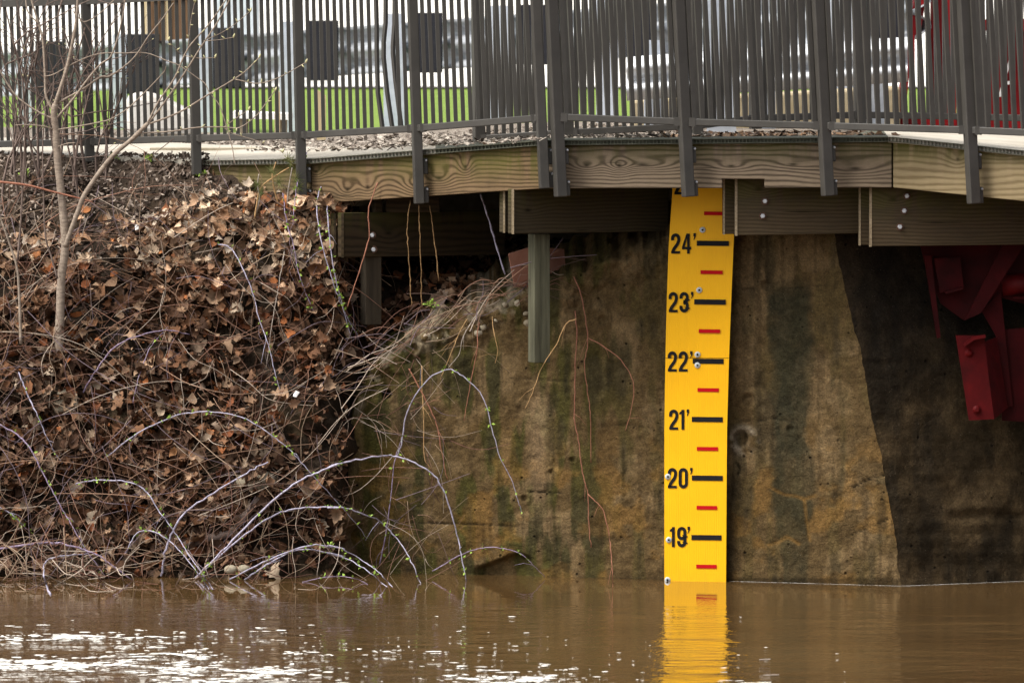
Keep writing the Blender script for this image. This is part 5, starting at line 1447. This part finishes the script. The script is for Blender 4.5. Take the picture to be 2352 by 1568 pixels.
# thin second stems at the far left and the dark shrub behind the sapling
for (pth, r, mt, lab) in [
    ([(48, 790), (45, 700), (40, 620), (22, 560), (-10, 470)], .0085, M_BARK, 'thin brown stem curving away at the left picture edge'),
    ([(40, 600), (47, 520), (52, 430), (56, 350), (60, 240)], .006, M_DARKTWIG, 'thin dark upright stem left of the sapling trunk'),
    ([(132, 640), (118, 590), (104, 540), (100, 440), (98, 340), (104, 250)], .0055, M_DARKTWIG, 'dark crooked stem touching the sapling trunk from the left'),
    ([(-10, 417), (60, 425), (120, 440), (180, 455), (212, 464)], .0065, M_VINE, 'reddish stem lying slantwise behind the sapling trunk')]:
    W = [at(u, v, SY - .06 + .02 * random.random()) for u, v in smooth_path(pth, 5)]
    root = empty('bare_sucker', W[0], lab, 'shrub', 'bare stems around the sapling')
    m = MB(); n = len(W); m.tube(W, [r * (1 - .5 * i / n) for i in range(n)], 6); m.build('stem', mt, root, True, fix=False)
dv, df = [], []
shr = empty('bare_shrub', at(180, 480, 1.2), 'dense dark bare shrub of fine twigs between the sapling and the railing', 'shrub')
m = MB(); bm_ = MB()
def grow(p, d, L, r, depth, mb):
    pts = [p]; q = p.copy(); dd = d.copy(); k = 5
    for i in range(k):
        dd = (dd + Vector((random.gauss(0, .16), random.gauss(0, .05), random.gauss(.03, .10)))).normalized()
        q = q + dd * (L / k); pts.append(q.copy())
    mb.tube(pts, [r * (1 - .6 * i / k) for i in range(k + 1)], 4, False)
    if depth:
        for _ in range(random.randint(2, 4)):
            i = random.randint(1, k); nd = (dd + Vector((random.gauss(0, .75), random.gauss(0, .15), random.gauss(.1, .5)))).normalized()
            grow(pts[i], nd, L * random.uniform(.35, .6), r * .55, depth - 1, mb)
    elif random.random() < 0.25:
        s = random.uniform(.004, .007); e = pts[-1]; bm_.tube([e, e + dd * s, e + dd * s * 2.2], [.0016, .0032, .0008], 4)
for i in range(20):
    u = random.choice([random.gauss(95, 45), random.gauss(215, 45)]); v = random.uniform(385, 470)
    p = bank_pt(u, v); m2 = MB()
    grow(p, Vector((random.gauss(0, .16), 0, 1)).normalized(), random.uniform(.55, .95), random.uniform(.005, .0095), 2, m2)
    m2.build('stem', M_DARKTWIG, shr, True, fix=False)
o = bm_.build('buds', M_TIPBUD, shr, True, fix=False); o['kind'] = 'stuff'

# pine seedling at the end of the grating, weeds
pine = empty('pine_seedling', at(600, 480, 0.7), 'scraggly pine seedling with green and brown needles at the boardwalk end', 'pine seedling')
tipsP = []
for pth in ([(585, 500), (590, 470), (600, 430), (640, 400), (664, 385)], [(640, 470), (634, 450), (628, 425), (626, 400), (634, 372)], [(660, 470), (662, 440), (666, 415), (671, 385)], [(588, 490), (596, 455), (592, 425), (595, 400)]):
    _, W = limb('stem', pth, .005, .003, pine, .70, .66, M_TANVINE if random.random() < .4 else M_TWIGGREY, 5); tipsP.append(W)
for (u, v) in [(668, 375), (680, 410), (625, 395), (592, 425), (660, 365), (685, 430), (600, 440), (640, 420)]:
    m = MB(); c0 = at(u, v, .66)
    for _ in range(34):
        d = Vector((random.gauss(0, 1), random.gauss(0, .5), random.gauss(.2, 1))).normalized(); L = random.uniform(.03, .07); e = d.cross(Vector((0, 1, .3))).normalized() * .0012
        m.add([c0 - e, c0 + e, c0 + d * L], [(0, 1, 2)])
    m.build('needle_tuft', M_NEEDLE, pine, fix=False)
wl_ = [('small green weed on the mulch left of the sapling', 58, 402), ('small green weed at the path edge right of the sapling', 258, 363), ('green weed sprouting by the path edge between the railing posts', 345, 366), ('green weed at the foot of the first free railing post', 462, 400), ('small green sprout on the wall top brush below the bark strips', 988, 700)]
for lab, u, v in wl_:
    m = MB(); p = bank_pt(u, v, .02) if u < 860 else at(u, v, .3)
    for _ in range(16): sprig(m, p + Vector((random.gauss(0, .012), random.gauss(0, .01), random.gauss(.006, .008))), .014, random)
    o = m.build('weed', M_BUD, origin=p, fix=False); tag(o, lab, 'weed', 'small green weeds')

# stones at the foot of the bank
def stone(lab, u, v, r, off, sc=(1.2, .8, .8)):
    p = bank_pt(u, v, off); m = MB(); m.ball((0, 0, 0), r, 12, 8, sc)
    m.v = [tuple(Vector(q) * (0.82 + 0.4 * float(fbm(np.array([q[0] * 14 + u]), np.array([q[2] * 14 + q[1] * 9 + v]), 3, 5)[0])) + p) for q in m.v]
    o = m.build('stone', M_STONE, smooth=True, origin=p); tag(o, lab, 'stone', 'stones on the bank')
stone('large pale mossy rock half buried in leaves at left', 150, 925, .075, .03, (1.1, .6, .9))
stone('left of two round pale stones at the waterline', 530, 1307, .030, .10)
stone('right of two round pale stones at the waterline', 561, 1306, .028, .10)
stone('flat tan rock exposed in the soil above the tall arching cane', 590, 1105, .085, .0, (1.3, .5, .7))
# log under the canes
m = MB(); lp = [bank_pt(u, v, .03) for u, v in ((395, 1262), (460, 1240), (530, 1225), (590, 1150), (640, 1095))]
m.tube(lp, [.020, .024, .024, .020, .012], 8); o = m.build('fallen_branch', M_DARKTWIG, smooth=True, origin=lp[0], fix=False); tag(o, 'dark rotten branch lying in the soil under the canes', 'branch')

# scraps of litter
for lab, u, v, s in (('small crumpled white scrap on the right of the leaf litter', 680, 905, .022), ('small bluish white scrap high in the leaf litter', 314, 522, .018)):
    m = MB(); p = bank_pt(u, v, .09); M = rand_rot((0, -1, .3), random, .3)
    m.add([M @ Vector(q) * s + p for q in ((-.5, -.9, 0), (.5, -.7, .15), (.6, .2, -.1), (.2, .9, .2), (-.5, .6, 0), (0, 0, .3))], [(0, 1, 5), (1, 2, 5), (2, 3, 5), (3, 4, 5), (4, 0, 5)])
    o = m.build('paper_scrap', M_WHITEPAINT, origin=p, fix=False); tag(o, lab, 'scrap', 'white scraps in the leaves')

# ------------------------------------------------------------------ foam on the river
fm = MB()
def fleck(u, v, rx, ry):
    p = on_water(u, v, random.uniform(0.0015, 0.006)); n = 9
    rim, mid_ = [], []
    for k in range(n):
        a = 2 * math.pi * k / n; j = random.uniform(.55, 1.25)
        rim.append(p + Vector((math.cos(a) * rx * j, math.sin(a) * ry * j, 0))); mid_.append(p + Vector((math.cos(a) * rx * j * .6, math.sin(a) * ry * j * .6, .0008)))
    fm.add(rim + mid_, [(k, (k + 1) % n, n + (k + 1) % n, n + k) for k in range(n)] + [tuple(range(n, 2 * n))])
def patch(u0, u1, v0, v1, n, rmin=.006, rmax=.024, thr=0.40, st=1.3):
    """scatter flecks through a drifting patch, torn into streaks"""
    cx, cy = (u0 + u1) / 2, (v0 + v1) / 2
    U = rng.normal(cx, (u1 - u0) / 3.4, n); V = rng.normal(cy, (v1 - v0) / 3.4, n)
    K = vnoise(U / 38, V / 3.2, 71) * 0.65 + vnoise(U / 11, V / 1.6, 75) * 0.35
    for u, v, k in zip(U, V, K):
        if v > 1600 or v < 1405 or k < thr + 0.20: continue
        r = random.uniform(rmin, rmax) * random.choice([.4, .6, 1, 1])
        fleck(u, v, r * st * random.uniform(.4, 1.5), r * random.uniform(.6, 1.6))
patch(-40, 320, 1458, 1472, 521, thr=.30); patch(200, 470, 1450, 1460, 183); patch(-80, 230, 1514, 1538, 758, .007, .028, thr=.24)
patch(255, 520, 1482, 1535, 521); patch(300, 560, 1520, 1560, 387); patch(360, 740, 1545, 1590, 758, thr=.36)
patch(520, 720, 1534, 1554, 353, thr=.36); patch(860, 1010, 1490, 1504, 100); patch(640, 780, 1496, 1510, 83); patch(1080, 1340, 1545, 1592, 673, thr=.34)
patch(1020, 1140, 1530, 1556, 168); patch(1180, 1300, 1528, 1545, 108); patch(470, 560, 1446, 1456, 57); patch(590, 665, 1443, 1450, 57); patch(0, 160, 1425, 1440, 23)
patch(60, 720, 1440, 1530, 183, .005, .014); patch(600, 1250, 1430, 1560, 217, .005, .014); patch(1250, 2000, 1480, 1580, 40, .004, .011); patch(1520, 1780, 1555, 1582, 49, .006, .018, .4, 3.0)
# thin pale line where the water meets the wall
line = [(u, float(wall_Y(u, 1335)) - 0.022) for u in range(1676, 2071, 12)] + [(2070 + 14 * k, -0.325 + 0.0158 * k) for k in range(1, 24)]
for (ua, ya), (ub, yb) in zip(line[:-1], line[1:]):
    pa, pb = at(ua, 1335, ya), at(ub, 1335, yb)
    w = random.uniform(.0025, .006)
    fm.add([(pa.x, ya - w, .003), (pb.x, yb - w * random.uniform(.6, 1.2), .003), (pb.x, yb + w, .003), (pa.x, ya + w, .003)], [(0, 1, 2, 3)])
o = fm.build('river_foam', M_FOAM, fix=False, smooth=True); tag(o, 'white foam flecks drifting on the brown water', kind='stuff')
# short floating twigs
for lab, u, v, L in (('pale twig floating below the gauge reflection', 1772, 1553, .07), ('pale splinter floating right of the gauge reflection', 1757, 1517, .05)):
    p = on_water(u, v, .006); m = MB(); m.tube([p - Vector((L / 2, 0, 0)), p + Vector((L / 2, .02, 0))], .003, 5); o = m.build('floating_twig', M_TWIGGREY, origin=p); tag(o, lab, 'twig', 'floating twigs')

for ob in bpy.data.objects:
    if '_o' in ob: del ob['_o']
